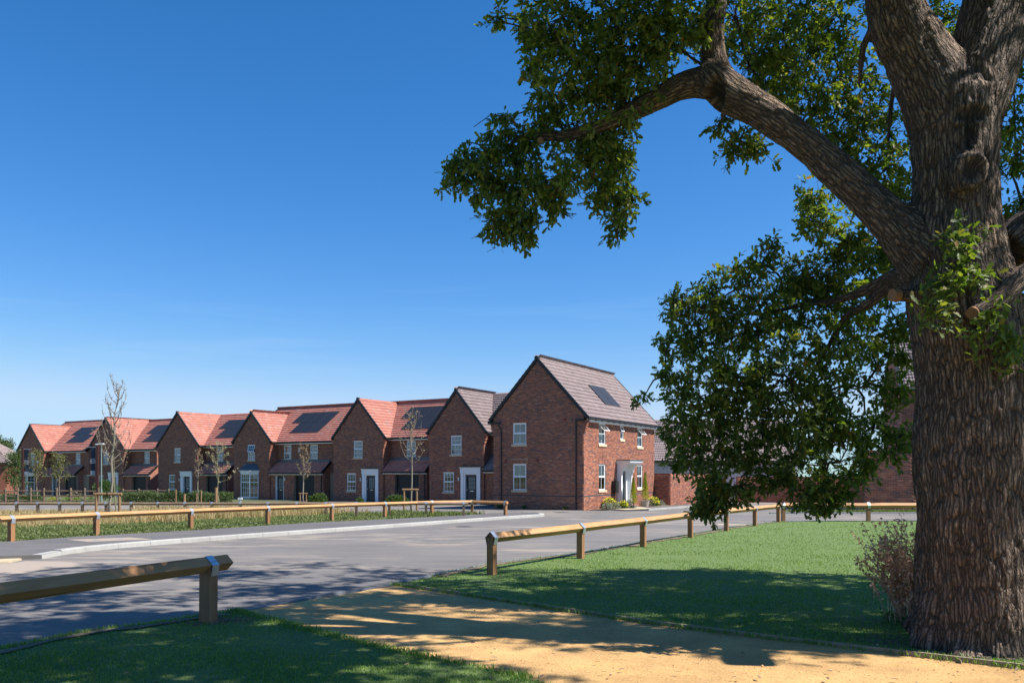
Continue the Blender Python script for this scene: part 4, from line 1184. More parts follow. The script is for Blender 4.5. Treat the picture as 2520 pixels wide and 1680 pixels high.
    if left_ext:    # lower catslide block on the left
        Fe = facade((-1.6, 2.2, 0), (1, 0, 0), (0, -1, 0)); wall(root, Fe, [(0, 2.9), (1.6, 3.9)], [], M['brick_tex'])
        Fe2 = facade((-1.6, 8, 0), (0, -1, 0), (-1, 0, 0)); wall(root, Fe2, [(0, 2.9), (5.8, 2.9)], [], M['brick_tex'])
        up = Vector((1.6, 0, 1.6)); mb = MB(); deck(mb, (-1.75, 8, 2.85), (0, -1, 0), up, 5.9, up.length + .2); e = mb.build('catslide_roof', M['black'], root)
        tiles(e, (-1.75, 8, 2.85), (0, -1, 0), up, 5.8, up.length + .2, T); verge(e, (-1.75, 2.1, 2.9), (0, 2.1, 4.6), (0, 1, 0))
    return root, Ff, Fw

def gable_house(*a, **k):
    k.setdefault('geo', True); return gable_house_base(*a, **k)
def cells(x0, slm, n_up, n_lo):
    w, h = 1.13, 1.68; y1 = slm * .5 + .08
    return [(x0 + i * w, y1) for i in range(n_up)] + [(x0 + w + i * w, y1 - h - .02) for i in range(n_lo)]
sB, fB, _ = gable_house('house', 'grey-tiled brick house with white door surround, second house from the corner on the right', 1191, 59.5, 4.74, 8.10, 4.2, mtl='tile_grey', wing_win=(2.1,), geo=True)
sC, fC, _ = gable_house('house', 'red-tiled brick house in mid row, white door surround, bare staked tree before its garage', 943.2, 67.2, 5.22, 8.2, 4.2, wing_win=(2.05,), solar_cells=cells(4.75, 5.7, 4, 3))
sD, fD, fDw = gable_house('house', 'red-tiled house with grey-roofed bay window and a wide wing with seven solar panels', 663.2, 74.7, 4.56, 7.72, 7.3, Hm=8.46, kind='bay', wing_win=(1.25, 4.4), solar_cells=cells(4.2, 6.2, 4, 3), upper_open=.28, wing_door=.62, garage=2.9)
sE, fE, _ = gable_house('house', 'red-tiled house with white door surround directly behind the clipped hedge', 485.8, 82.1, 5.9, 8.35, 4.2, wing_win=(2.1,), solar_cells=cells(5.4, 5.9, 4, 3))
sF, fF, _ = gable_house('house', 'red-tiled house behind the tall bare tree and the lamp post, navy banner at its corner', 303.6, 91.6, 6.2, 8.5, 4.4, wing_win=(2.7,), solar_cells=cells(5.9, 6.2, 4, 3))
sG, fG, _ = gable_house('house', 'leftmost complete red-tiled house, with bay window and round alarm box', 106.2, 97.0, 5.2, 8.1, 7.2, Hm=8.75, kind='bay', wing_win=(1.55, 5.2), upper_f=.6, solar_cells=cells(5.4, 6.6, 3, 3), left_ext=True, wing_door=1.5, garage=3.9)
mb = MB(); mb.tube([Vector(fG(4.15, .0, 3.85)), Vector(fG(4.15, .09, 3.85))], .22, 14); mb.build('alarm_box', M['white'], sG)
mb = MB(); mb.fbox(fDw, 2.62, 2.84, 0, .09, 4.22, 4.56); mb.build('alarm_box', M['white'], sD)

# ---- corner house
def corner_house():
    W, D, H = 5.95, 10.69, 8.62
    org = A0 + U * W; org.z = gz(47.3)
    root = thing('corner_house', 'largest brick house at the right end, with white porch on its sunny side', 'house', org, math.atan2(-.512, .859))
    Ff = facade((0, 0, 0), (1, 0, 0), (0, -1, 0)); Fr = facade((W, 0, 0), (0, 1, 0), (1, 0, 0)); Fl = facade((0, D, 0), (0, -1, 0), (-1, 0, 0)); Fb = facade((W, D, 0), (-1, 0, 0), (0, 1, 0))
    E = 5.09
    rl = [(0, E + .34), (W / 2, H - .05), (W, E + .34)]
    fops = [(1.33, 1.10, .90, 1.53), (1.33, 3.78, .90, 1.24)]
    rops = [(1.97, 1.10, .95, 1.52), (1.97, 3.77, .95, 1.22), (5.06, 4.16, .55, .85), (7.75, 1.12, .90, 1.51), (7.75, 3.77, .90, 1.22), (4.95, -.1, .92, 2.35)]
    lint = lambda o: (o[0] - .15, o[1] + o[3], o[2] + .3, .225)
    wf = wall(root, Ff, rl, fops, M['mortar']); wr = wall(root, Fr, [(0, E + .38), (D, E + .38)], rops, M['mortar'])
    wall(root, Fl, [(0, E + .34), (D, E + .34)], [], M['brick_tex']); wall(root, Fb, rl, [], M['brick_tex'])
    brickwork(wf, Ff, rl, fops + [lint(o) for o in fops], M['brick'], n_parts=300, order=lambda b: abs(b[1] - 2.2) * .8 + abs(b[0] - 5.0), band=(.75, .82))
    brickwork(wr, Fr, [(0, E + .1), (D, E + .1)], rops + [lint(o) for o in (rops[0], rops[3])], M['brick'], n_parts=300, order=lambda b: b[0] + abs(b[1] - 2.4) * .7, band=(.75, .82))
    # end faces of the corner bricks
    window(root, Ff, *fops[0], cols=2, rows=1, curtain='sides'); window(root, Ff, *fops[1], cols=2, rows=1)
    window(root, Fr, *rops[0], cols=2, rows=1, curtain='full'); window(root, Fr, *rops[1], cols=2, rows=1, open_top=.75, lintel=False, curtain='full')
    window(root, Fr, *rops[2], cols=1, rows=1, open_top=.35, lintel=False); window(root, Fr, *rops[3], cols=2, rows=1, curtain='full'); window(root, Fr, *rops[4], cols=2, rows=1, open_top=.75, lintel=False, curtain='full')
    # porch
    porch = bpy.data.objects.new('porch', None); link(porch, root)
    top = 2.86
    mb = MB(); mb.fbox(Fr, 4.45, 6.42, .0, .92, top - .12, top - .02); mb.fbox(Fr, 4.5, 6.37, .0, .86, top - .2, top - .12); mb.build('canopy', M['white'], porch)
    mb = MB(); mb.fbox(Fr, 4.40, 6.47, -.02, .97, top - .02, top + .03); mb.build('lead_top', M['lead'], porch)
    for x0, x1 in ((4.56, 4.72), (6.10, 6.26)):
        mb = MB(); mb.fbox(Fr, x0, x1, .0, .30, -.1, 1.6)
        n = 8; pts = []
        prof = [(.30, 1.6)]
        for q in range(n + 1):
            t = q / n; prof.append((.30 + .52 * (1 - math.cos(t * math.pi / 2)), 1.75 + (top - .22 - 1.75) * math.sin(t * math.pi / 2)))
        poly = [(.0, 1.6)] + prof + [(.0, top - .2)]
        f0 = [Fr(x0, b, c) for b, c in poly]; f1 = [Fr(x1, b, c) for b, c in poly]; k = len(poly)
        mb.add(f0 + f1, [tuple(range(k)), tuple(range(2 * k - 1, k - 1, -1))] + [(i, k + i, k + (i + 1) % k, (i + 1) % k) for i in range(k)])
        o = mb.build('bracket', M['white'], porch)
        bm = bmesh.new(); bm.from_mesh(o.data); bmesh.ops.recalc_face_normals(bm, faces=bm.faces); bm.to_mesh(o.data); bm.free()
    mb = MB(); mb.fbox(Fr, 4.72, 4.97, -.05, .06, -.1, 2.55); mb.fbox(Fr, 5.86, 6.10, -.05, .06, -.1, 2.55); mb.fbox(Fr, 4.97, 5.86, -.05, .06, 2.22, 2.7); mb.build('frame', M['white'], porch)
    front_door(root, Fr, 4.97, 0, .89, 2.22, .06)
    # meter box on its stalk, lamp, vents
    mb = MB(); mb.fbox(Fr, 6.78, 6.92, .0, .14, 2.15, 2.42); mb.build('wall_light', M['white'], root)
    for a, c in ((4.7, 5.05), (.78, 2.72), (2.92, 2.76)):
        mb = MB(); mb.fbox(Ff, a, a + .15, .006, .03, c, c + .15); mb.build('vent', M['red_plastic'], root)
    mb = MB(); mb.fbox(Fr, 3.75, 4.15, .02, .30, .9, 1.62); o = mb.build('meter_box', M['black'], root); mb = MB(); mb.fbox(Fr, 3.92, 3.99, .10, .17, -.1, .9); mb.build('stalk', M['black'], o)
    # roof
    ov = .28; RE = E + .34; E = RE; p = (H - E) / (W / 2); r = MB()
    upR = Vector((-W / 2, 0, H - E)); sl = upR.length * (1 + ov / (W / 2)); Ld = D + .16
    oR = Vector((W + ov, -.08, E - ov * p + .06)); upL = Vector((W / 2, 0, H - E)); oL = Vector((-ov, D + .08, E - ov * p + .06))
    deck(r, oR, (0, 1, 0), upR, Ld, sl); deck(r, oL, (0, -1, 0), upL, Ld, sl); rf = r.build('roof', M['black'], root)
    T = M['tile_grey']
    tiles(rf, oR + Vector((0, .08, 0)), (0, 1, 0), upR, Ld - .16, sl, T, n_parts=300); tiles(rf, oL - Vector((0, .08, 0)), (0, -1, 0), upL, Ld - .16, sl, T)
    ridge(rf, (W / 2, .1, H + .10), (W / 2, D, H + .10), T, parts=True)
    for y in (-.10, D + .10):
        s = (0, 1, 0) if y < 0 else (0, -1, 0)
        verge(rf, (W + ov, y, E - ov * p + .10), (W / 2, y, H + .10), s); verge(rf, (-ov, y, E - ov * p + .10), (W / 2, y, H + .10), s)
    MB().tube([(W / 2, -.15, H + .11), (W / 2, .12, H + .11)], .13, 8).build('ridge_end_cap', M['black'], rf)
    gutter(rf, (W + ov, -.1, E - ov * p + .01), (W + ov, D + .08, E - ov * p + .01), (1, 0, 0)); fascia(root, (W + ov - .06, .02, E - ov * p + .03), (W + ov - .06, D, E - ov * p + .03), (1, 0, 0), .16)
    gutter(rf, (-ov, -.1, E - ov * p + .01), (-ov, D + .08, E - ov * p + .01), (-1, 0, 0))
    for a, s in ((W, 1), (0, -1)): corbel(root, Ff, a, s, None, 7, 4.3, E - .36)
    mb = MB(); mb.fbox(Ff, -.35, .48, .0, .12, E - .44, E - .32); mb.fbox(Ff, W - .48, W + .05, .0, .12, E - .44, E - .32); mb.build('eave_gutter_return', M['black'], root)
    downpipe(root, [Ff(.42, .08, E - .4), Ff(.42, .10, E - .6), Ff(.56, .06, E - .75), Ff(.56, .06, -.2)])
    downpipe(root, [Ff(W - .46, .08, E - .4), Ff(W - .46, .06, E - .6), Ff(W - .46, .06, -.2)])
    solar(rf, oR + Vector((0, .08, 0)), (0, 1, 0), upR, [(4.15, 1.36), (5.30, 1.36)])
    return root, Ff, Fr
sA, fA, fAr = corner_house()

# garden walls
def brick_wall(name, label, p0, p1, z0, z1, thick=.24, n_parts=0, coping=True, bl=.215, bh=.065, other=None):
    p0 = Vector((p0[0], p0[1], 0)); p1 = Vector((p1[0], p1[1], 0)); d = (p1 - p0); L = d.length; d.normalize()
    ang = math.atan2(d.y, d.x)
    root = thing(name, label, 'wall', (p0.x, p0.y, gz(p0.y)), ang)
    F = facade((0, 0, 0), (1, 0, 0), (0, -1, 0))
    mb = MB(); mb.box(0, L, 0, thick, z0, z1); body = mb.build('body', M['mortar'], root)
    brickwork(body, F, [(0, z1), (L, z1)], [], M['brick'], z0=z0 + .02, bl=bl, bh=bh, n_parts=n_parts)
    Fe = facade((L, 0, 0), (0, 1, 0), (1, 0, 0)); brickwork(body, Fe, [(0, z1), (thick, z1)], [], M['brick'], z0=z0 + .02, bl=bl, bh=bh)
    if coping:
        mb = MB(); n = int(L / .078)
        for i in range(n): mb.box(i * L / n + .004, (i + 1) * L / n - .004, -.014, thick + .014, z1, z1 + .105)
        mb.build('coping_bricks', M['brick'], root, stuff=True)
    return root
def rel(z_abs, y): return z_abs - gz(y)
brick_wall('garden_wall', 'shaded short garden wall joining the back corner of the corner house', (9.52, 56.6), (10.50, 56.0), -.5, 2.05, n_parts=60)
brick_wall('garden_wall', 'sunlit garden wall with brick-on-edge coping right of the corner house', (10.50, 56.0), (14.9, 63.4), -.6, 2.0, n_parts=300)

brick_wall('garden_wall', 'distant garden wall closing the side road, seen under the hanging oak leaves', (17.5, 66.0), (33, 62.0), -.6, 1.9)

# house beyond the garden wall
def back_house():
    Y = 80.0; X0, X1 = 12.9, 27.0; zE = 1.6 + 33 / F_PX * Y; zR = 1.6 + 126 / F_PX * 84
    base = gz(Y)
    root = thing('bungalow', 'pale-walled building with a steep grey pantile roof beyond the garden wall', 'house', (X0, Y, base))
    F = facade((0, 0, 0), (1, 0, 0), (0, -1, 0)); W = X1 - X0; E = zE - base; R = zR - base; hd = 4.2
    wall(root, F, [(0, E + .1), (W, E + .1)], [], M['white_render'])
    for x, nx in ((0, -1), (W, 1)):
        Fs = facade((x, 0 if nx > 0 else 2 * hd, 0), (0, nx, 0), (nx, 0, 0)); wall(root, Fs, [(0, E), (hd, R), (2 * hd, E)], [], M['white_render'])
    up = Vector((0, hd, R - E)); mb = MB(); deck(mb, (-.1, -.25, E - .15), (1, 0, 0), up, W + .2, up.length * 1.06); deck(mb, (W + .1, 2 * hd + .25, E - .15), (-1, 0, 0), (0, -hd, R - E), W + .2, up.length * 1.06); rf = mb.build('roof', M['black'], root)
    tiles(rf, (-.05, -.25, E - .12), (1, 0, 0), up, W, up.length * 1.06, M['tile_grey'], n_parts=300, w=.34, g=.34)
    ridge(rf, (-.1, hd, R + .1), (W, hd, R + .1), M['tile_grey'])
    gutter(rf, (0, -.25, E - .2), (W, -.25, E - .2), (0, -1, 0))
    mb = MB(); mb.fbox(F, 0, W, 0, .05, .6, 1.1); mb.build('plinth_band', M['flag_post'], root)
back_house()

# big brick building behind the oak
def right_building():
    th = math.radians(-17)
    Y = 47.0; X0 = (2219 - 1260) / F_PX * Y
    root = thing('brick_building', 'tall dark brick building partly hidden behind the oak trunk', 'building', (X0, Y, gz(Y)), th)
    F = facade((0, 0, 0), (1, 0, 0), (0, -1, 0)); W = 9.0; E = 1.6 + 213 / F_PX * Y - gz(Y)
    rl = [(0, E), (W, E)]
    w = wall(root, F, rl, [], M['mortar']); brickwork(w, F, rl, [], M['brick_dark'], bl=.27, bh=.085, j=.013, n_parts=300, order=lambda b: b[0] * .8 + abs(b[1] - 5.5) * .3)
    Fl = facade((0, 8, 0), (0, -1, 0), (-1, 0, 0)); wall(root, Fl, [(0, E), (4, E + 3.0), (8, E)], [], M['brick_tex'])
    Fr = facade((W, 0, 0), (0, 1, 0), (1, 0, 0)); wall(root, Fr, [(0, E), (4, E + 3.0), (8, E)], [], M['brick_tex'])
    up = Vector((0, 4, 3.1)); mb = MB(); deck(mb, (-.1, -.3, E - .2), (1, 0, 0), up, W + .2, up.length * 1.07); deck(mb, (W + .1, 8.3, E - .2), (-1, 0, 0), (0, -4, 3.1), W + .2, up.length * 1.07); rf = mb.build('roof', M['black'], root)
    tiles(rf, (0, -.3, E - .16), (1, 0, 0), up, W, up.length * 1.07, M['tile_grey']); verge(rf, (-.1, -.3, E - .1), (-.1, 4, E + 3.15), (1, 0, 0))
    fascia(root, (0, -.25, E - .03), (W, -.25, E - .03), (0, -1, 0), .22)
    # single-storey block in front
    X1 = (2128 - 1260) / F_PX * 45.5
    r2 = thing('brick_outbuilding', 'long low dark brick wall building behind the far rail, left of the oak trunk', 'building', (X1, 45.5, gz(45.5)), math.radians(-6))
    F2 = facade((0, 0, 0), (1, 0, 0), (0, -1, 0)); W2 = 11; E2 = 1.6 + 52 / F_PX * 45.5 - gz(45.5)
    w2 = wall(r2, F2, [(0, E2), (W2, E2)], [], M['mortar']); brickwork(w2, F2, [(0, E2), (W2, E2)], [], M['brick_dark'], bl=.27, bh=.085, j=.013, n_parts=300, order=lambda b: b[0])
    mb = MB(); mb.box(.0, W2, .02, .24, -.5, E2 - .01); mb.build('backing', M['mortar'], r2)
    Fe = facade((0, .24, 0), (0, -1, 0), (-1, 0, 0)); wall(r2, Fe, [(0, E2), (.24, E2)], [], M['brick_tex'])
    mb = MB(); n = 110
    for i in range(n): mb.box(i * W2 / n + .005, (i + 1) * W2 / n - .005, -.02, .26, E2, E2 + .11)
    mb.build('coping_bricks', M['brick_dark'], r2, stuff=True)
right_building()

# far left small hipped house
def far_house():
    Y = 112.0; xr = (17 - 1260) / F_PX * Y
    E = 1.6 + 27 / F_PX * Y - gz(Y); R = E + 3.4; W = 12.0; D = 8.0
    root = thing('house', 'sunlit red brick house with a brown hipped roof, cut off by the left edge', 'house', (xr, Y, gz(Y)), math.radians(8))
    F = facade((-W, 0, 0), (1, 0, 0), (0, -1, 0)); wall(root, F, [(0, E + .1), (W, E + .1)], [], M['brick_far']); Fr = facade((0, 0, 0), (0, 1, 0), (1, 0, 0)); wall(root, Fr, [(0, E + .1), (D, E + .1)], [], M['brick_far'])
    e = .35; c = [(-W - e, -e), (e, -e), (e, D + e), (-W - e, D + e)]; r0 = (-W + 4, D / 2, R); r1 = (-4, D / 2, R); z = E - .1
    mb = MB(); q = [Vector((x, y, z)) for x, y in c]
    mb.quad(q[0], q[1], r1, r0); mb.quad(q[1], q[2], r1); mb.quad(q[2], q[3], r0, r1); mb.quad(q[3], q[0], r0); mb.quad(q[3], q[2], q[1], q[0]); rf = mb.build('roof', M['black'], root)
    up = Vector((0, D / 2 + e, R - z)); L = up.length
    tiles(rf, (-W - e, -e, z), (1, 0, 0), up, W + 2 * e, L, M['tile_grey'], tri=lambda x, y: x > y / L * 4.35 and W + 2 * e - x > y / L * 4.35)
    upr = Vector((-4 - e, 0, R - z)); L2 = upr.length
    tiles(rf, (e, -e, z), (0, 1, 0), upr, D + 2 * e, L2, M['tile_grey'], tri=lambda x, y: x > y / L2 * 4.35 and D + 2 * e - x > y / L2 * 4.35)
    gutter(rf, (-W, -e, z - .05), (e, -e, z - .05), (0, -1, 0)); fascia(root, (-W, -e + .05, z + .05), (e, -e + .05, z + .05), (0, -1, 0))
far_house()

# black side gate between the corner house and its neighbour
gt = thing('side_gate', 'tall black boarded side gate left of the corner house', 'gate', A0 + U * 7.35 + V_ * 7.2 + Vector((0, 0, gz(54))), math.atan2(-.512, .859))
mb = MB(); mb.box(0, 1.5, .03, .06, -.1, 2.0); mb.build('frame', M['black'], gt)
for i in range(10): MB().box(i * .15 + .004, i * .15 + .146, 0, .03, .0, 2.02).build('board', M['black'], gt)

# ------------------------------------------------------------------ banners, lamp post
def banner(label, blabel, px, top_y, Y, bx, b0, b1, side):
    X = (px - 1260) / F_PX * Y; base = gz(Y); zt = CAM_H + (HZ - top_y) / F_PX * Y - base; s = Y / F_PX
    root = thing('flag_post', label, 'flag post', (X, Y, base))
    mb = MB(); mb.box(-.085, .085, -.085, .085, -.2, zt); mb.build('post', M['flag_post'], root)
    xb0, xb1 = (bx[0] - px) * s, (bx[1] - px) * s; z0 = CAM_H + (HZ - b1) * s - base; z1 = CAM_H + (HZ - b0) * s - base
    for z in (z1 + .04, z0 - .04):
        x0, x1 = min(xb0, 0) - .05 * (side < 0), max(xb1, 0) + .05 * (side > 0)
        MB().tube([(x0 - (.2 if side < 0 else 0), 0, z), (x1 + (.2 if side > 0 else 0), 0, z)], .02, 6).build('arm', M['steel'], root)
    bn = MB(); bn.box(xb0, xb1, -.01, .01, z0, z1); b = bn.build('banner', M['banner'], root)
    mb = MB(); mb.box(xb0 + .005, xb1 - .005, -.016, -.011, z0 + .02, z0 + .32); mb.build('pale_band', M['banner_band'], b)
    for i, t in enumerate(('DAVID', 'WILSON', 'HOMES')):
        cu = bpy.data.curves.new('lettering', 'FONT'); cu.body = t; cu.size = .125; cu.align_x = 'CENTER'
        tmp = bpy.data.objects.new('tmp', cu); COL.objects.link(tmp); bpy.context.view_layer.update()
        me = bpy.data.meshes.new_from_object(tmp.evaluated_get(bpy.context.evaluated_depsgraph_get())); bpy.data.objects.remove(tmp)
        me.materials.clear(); me.materials.append(M['white'])
        o = bpy.data.objects.new('lettering', me); link(o, b)
        o.rotation_euler = (math.pi / 2, 0, 0); o.location = ((xb0 + xb1) / 2, -.0175, z1 - (z1 - z0) * .45 - i * .135)
banner('tall red-brown banner post before the leftmost complete house', None, 56.5, 1102, 70.0, (60, 70.6), 1106, 1169, 1)
banner('tall red-brown banner post left of the lamp post, banner on its left side', None, 239.6, 1098, 66.0, (223, 234.6), 1101, 1168, -1)
lp = thing('street_lamp', 'slim grey-green lamp post with a flat white lantern beside the bare tree', 'street lamp', ((249.5 - 1260) / F_PX * 64, 64, gz(64)))
zt = CAM_H + 70 / F_PX * 64 - gz(64)
MB().tube([(0, 0, -.1), (0, 0, 1.0), (0, 0, 1.02), (0, 0, zt)], [.07, .07, .045, .04], 10).build('column', M['lamp_post'], lp)
mb = MB(); mb.obox((-.12, 0, zt + .05), (.30, 0, .03), (0, .13, 0), (0, 0, .035)); mb.build('lantern', M['white'], lp, bevel=.02)
wt = MB(); mb = wt
sg = thing('marker_post', 'small white-topped marker post at the far knee rail', 'post', ((591 - 1260) / F_PX * 38.3, 38.3, gz(38.3)))
MB().box(-.03, .03, -.03, .03, -.1, .80).build('post', M['white'], sg); MB().box(-.09, .09, -.05, .05, .80, .88).build('cap', M['white'], sg)

# ------------------------------------------------------------------ leaves
def unit(a): return a / np.maximum(np.linalg.norm(a, axis=1, keepdims=True), 1e-9)
OAK = [(0, .03), (.2, .17), (.33, .09), (.5, .26), (.64, .13), (.8, .22), (1, .02)]
def leaf_template(out, fold=.25, curl=.12):
    v = [];
    for x, y in out: v.append((x, 0, -curl * x * x))
    for x, y in out: v.append((x, y, fold * y - curl * x * x))
    for x, y in out: v.append((x, -y, fold * y - curl * x * x))
    n = len(out); f = []
    for i in range(n - 1):
        f.append((i, i + 1, n + i + 1, n + i)); f.append((i + 1, i, 2 * n + i, 2 * n + i + 1))
    return np.array(v, float), np.array(f)
LEAF_OAK = leaf_template(OAK)
LEAF_SIMPLE = leaf_template([(0, .02), (.35, .2), (.7, .17), (1, .02)])
LEAF_TINY = (np.array([(0, 0, 0), (.5, .26, .04), (1, 0, -.08), (.5, -.26, .04)], float), np.array([(0, 1, 2, 3)]))
LEAF_LONG = (np.array([(0, 0, 0), (.4, .11, .02), (1, 0, -.15), (.4, -.11, .02)], float), np.array([(0, 1, 2, 3)]))
def leaf_cloud(name, P, D, size, mtl, parent=None, tmpl=LEAF_OAK, up=.9, rnd=None, stuff=True):
    m = len(P); X = unit(D)
    Z = np.zeros((m, 3)); Z[:, 2] = up; Z += RNG.normal(0, .55, (m, 3)); Z = unit(Z - X * np.sum(X * Z, 1, keepdims=True)); Y = np.cross(Z, X)
    s = np.asarray(size)[:, None] if hasattr(size, '__len__') else np.full((m, 1), size)
    V, F = rep(tmpl[0], tmpl[1], X * s, Y * s, Z * s, P)
    r = RNG.random(m) if rnd is None else rnd
    return np_mesh(name, V, F, mtl, np.repeat(r, len(tmpl[1])), parent, stuff)
def sphere_pts(n):
    p = RNG.normal(0, 1, (n, 3)); return unit(p)

def shrub(name, label, cat, x, y, rx, ry, rz_, n, size, mtl, group=None, tmpl=LEAF_TINY, lift=0.0, stems=6, shape='dome', flowers=None, lumps=0.25, gh=0.0):
    """leafy bush: stems plus a leaf cloud with an uneven outline, some inner gaps"""
    root = thing(name, label, cat, (x, y, gz(y) + gh), 0, group)
    st = MB()
    for i in range(stems):
        a = random.uniform(0, 6.28); r = random.uniform(.2, .8)
        st.tube([(0, 0, -.05), (rx * r * .4 * math.cos(a), ry * r * .4 * math.sin(a), rz_ * .4), (rx * r * math.cos(a) * .8, ry * r * math.sin(a) * .8, rz_ * random.uniform(.8, 1.4))], [.018, .012, .005], 4)
    st.build('stems', M['twig'], root, stuff=True)
    d = sphere_pts(n); d[:, 2] = np.abs(d[:, 2]) if shape == 'dome' else d[:, 2]
    L = sphere_pts(9)
    bump_ = np.max(d @ L.T, axis=1) ** 6 * lumps + (1 - lumps)
    rr = (RNG.random(n) ** .45) * bump_
    if shape == 'cone':
        h = RNG.random(n) ** .8; a = RNG.random(n) * 2 * np.pi; r = (1 - h) ** .8 * np.sqrt(RNG.random(n)) * (.8 + .2 * np.sin(a * 5 + h * 30))
        P = np.stack([np.cos(a) * r * rx, np.sin(a) * r * ry, h * rz_ + .1], 1); D = np.stack([np.cos(a) * .4, np.sin(a) * .4, np.ones(n)], 1)
    else:
        P = d * rr[:, None] * np.array([rx, ry, rz_]); P[:, 2] += lift + (.05 if shape == 'dome' else rz_); D = d + RNG.normal(0, .6, (n, 3)); D[:, 2] += .3
    leaf_cloud('foliage', P, D, size * RNG.uniform(.6, 1.3, n), mtl, root, tmpl)
    if flowers:
        m = flowers[1]; d = sphere_pts(m); d[:, 2] = np.abs(d[:, 2]) * .7 + .3; P = d * np.array([rx, ry, rz_]) * .98; P[:, 2] += lift + .06
        leaf_cloud('flowers', P, RNG.normal(0, 1, (m, 3)), flowers[2], M[flowers[0]], root, LEAF_TINY, up=1.5)
    return root

# ------------------------------------------------------------------ grass
def scatter(poly, n, power=2.0, ymin=5.0, ymax=60, xr=(-60, 45), vis=True):
    """points inside a polygon, denser towards the photographed foreground"""
    out = []; got = 0
    while got < n:
        k = n * 3; u = RNG.random(k)
        if power == 2: y = 1 / (1 / ymin + u * (1 / ymax - 1 / ymin))
        else: y = ymin * (ymax / ymin) ** u
        x = y * RNG.uniform(-.80, .95, k)
        P = np.stack([x, y], 1); ok = in_poly(P, poly); P = P[ok]; out.append(P); got += len(P)
        if len(P) < k * .002: break
    return np.concatenate(out)[:n]
def blades(name, P, h, w, mtl, lift, lean=.5, seed_tip=False, rnd=None):
    m = len(P); z = gz(P[:, 1]) + lift - .01
    a = RNG.random(m) * 2 * np.pi; H = h * RNG.uniform(.55, 1.2, m) if not hasattr(h, '__len__') else h; W = w
    ln = lean * H * RNG.uniform(.1, 1, m); b = RNG.random(m) * 2 * np.pi
    base = np.stack([P[:, 0], P[:, 1], z], 1); s = np.stack([np.cos(a), np.sin(a), np.zeros(m)], 1) * (W / 2)[:, None] if hasattr(W, '__len__') else np.stack([np.cos(a), np.sin(a), np.zeros(m)], 1) * W / 2
    off = np.stack([np.cos(b) * ln, np.sin(b) * ln, H], 1); mid = np.stack([np.cos(b) * ln * .35, np.sin(b) * ln * .35, H * .55], 1)
    V = np.stack([base - s, base + s, base + mid + s * .8, base + mid - s * .8, base + off], 1).reshape(-1, 3)
    i = np.arange(m) * 5
    F = np.stack([np.stack([i, i + 1, i + 2, i + 3], 1), np.stack([i + 3, i + 2, i + 4, i + 4], 1)], 1).reshape(-1, 4)
    # triangles for the tip
    V2 = V; me = bpy.data.meshes.new(name)
    tri = np.stack([i, i + 1, i + 2, i, i + 2, i + 3, i + 3, i + 2, i + 4], 1).reshape(-1, 3)
    r = RNG.random(m) if rnd is None else rnd
    return np_mesh(name, V2, tri, mtl, np.repeat(r, 3), None, True)
def lawn_blades(poly, n, name, ymin, ymax, mtl='grass', lift=.05):
    P = scatter(poly, n, 2, ymin, ymax)
    w = .0032 * (1 + P[:, 1] / 6.5); H = (.025 + .0005 * P[:, 1]) * RNG.uniform(.6, 1.25, len(P))
    pn = np.array([mnoise.noise(Vector((x * .9, y * .9, 0))) for x, y in P])
    H *= (1 + .35 * pn)
    return blades(name, P, H, w, M[mtl], lift, .8, rnd=np.clip(RNG.random(len(P)) * .75 + .25 * (pn + .5), 0, 1))
lawn_blades(rl_poly, 190000, 'grass', 6.5, 34)
lawn_blades(ll_poly, 60000, 'grass', 5.6, 11)
# tufts spilling over the lawn edges
for e, n in ((LLAWN_E[1:], 1300), (RLAWN_E[1:9], 1800), (PATH_L[:5], 2400), (PATH_R[1:], 2600)):
    sp = smooth_poly(e, .05); idx = RNG.integers(0, len(sp), n)
    P = np.array([[sp[i].x, sp[i].y] for i in idx]) + RNG.normal(0, .05, (n, 2))
    blades('edge_grass', P, .05 * RNG.uniform(.4, 1.3, n), .0045 * (1 + P[:, 1] / 6), M['grass'], .05, 1.0)
# loose grit on the path and road edge
Pg = scatter(path_poly, 2600, 2, 6.4, 14); m = len(Pg)
gv = np.array([(-.5, -.5, 0), (.5, -.4, 0), (.4, .5, 0), (-.5, .4, 0), (0, 0, .6)]); gf = np.array([(0, 1, 4), (1, 2, 4), (2, 3, 4), (3, 0, 4)])
a = RNG.random(m) * 6.28; sz = (.006 + .018 * RNG.random(m) ** 6)[:, None]
Xg = np.stack([np.cos(a), np.sin(a), np.zeros(m)], 1) * sz; Yg = np.stack([-np.sin(a), np.cos(a), np.zeros(m)], 1) * sz * .7; Zg = np.stack([np.zeros(m), np.zeros(m), np.ones(m)], 1) * sz
V, F = rep(gv, gf, Xg, Yg, Zg, np.stack([Pg[:, 0], Pg[:, 1], gz(Pg[:, 1]) + .036], 1)); np_mesh('path_grit', V, F, M['sand'], RNG.random(len(F)))
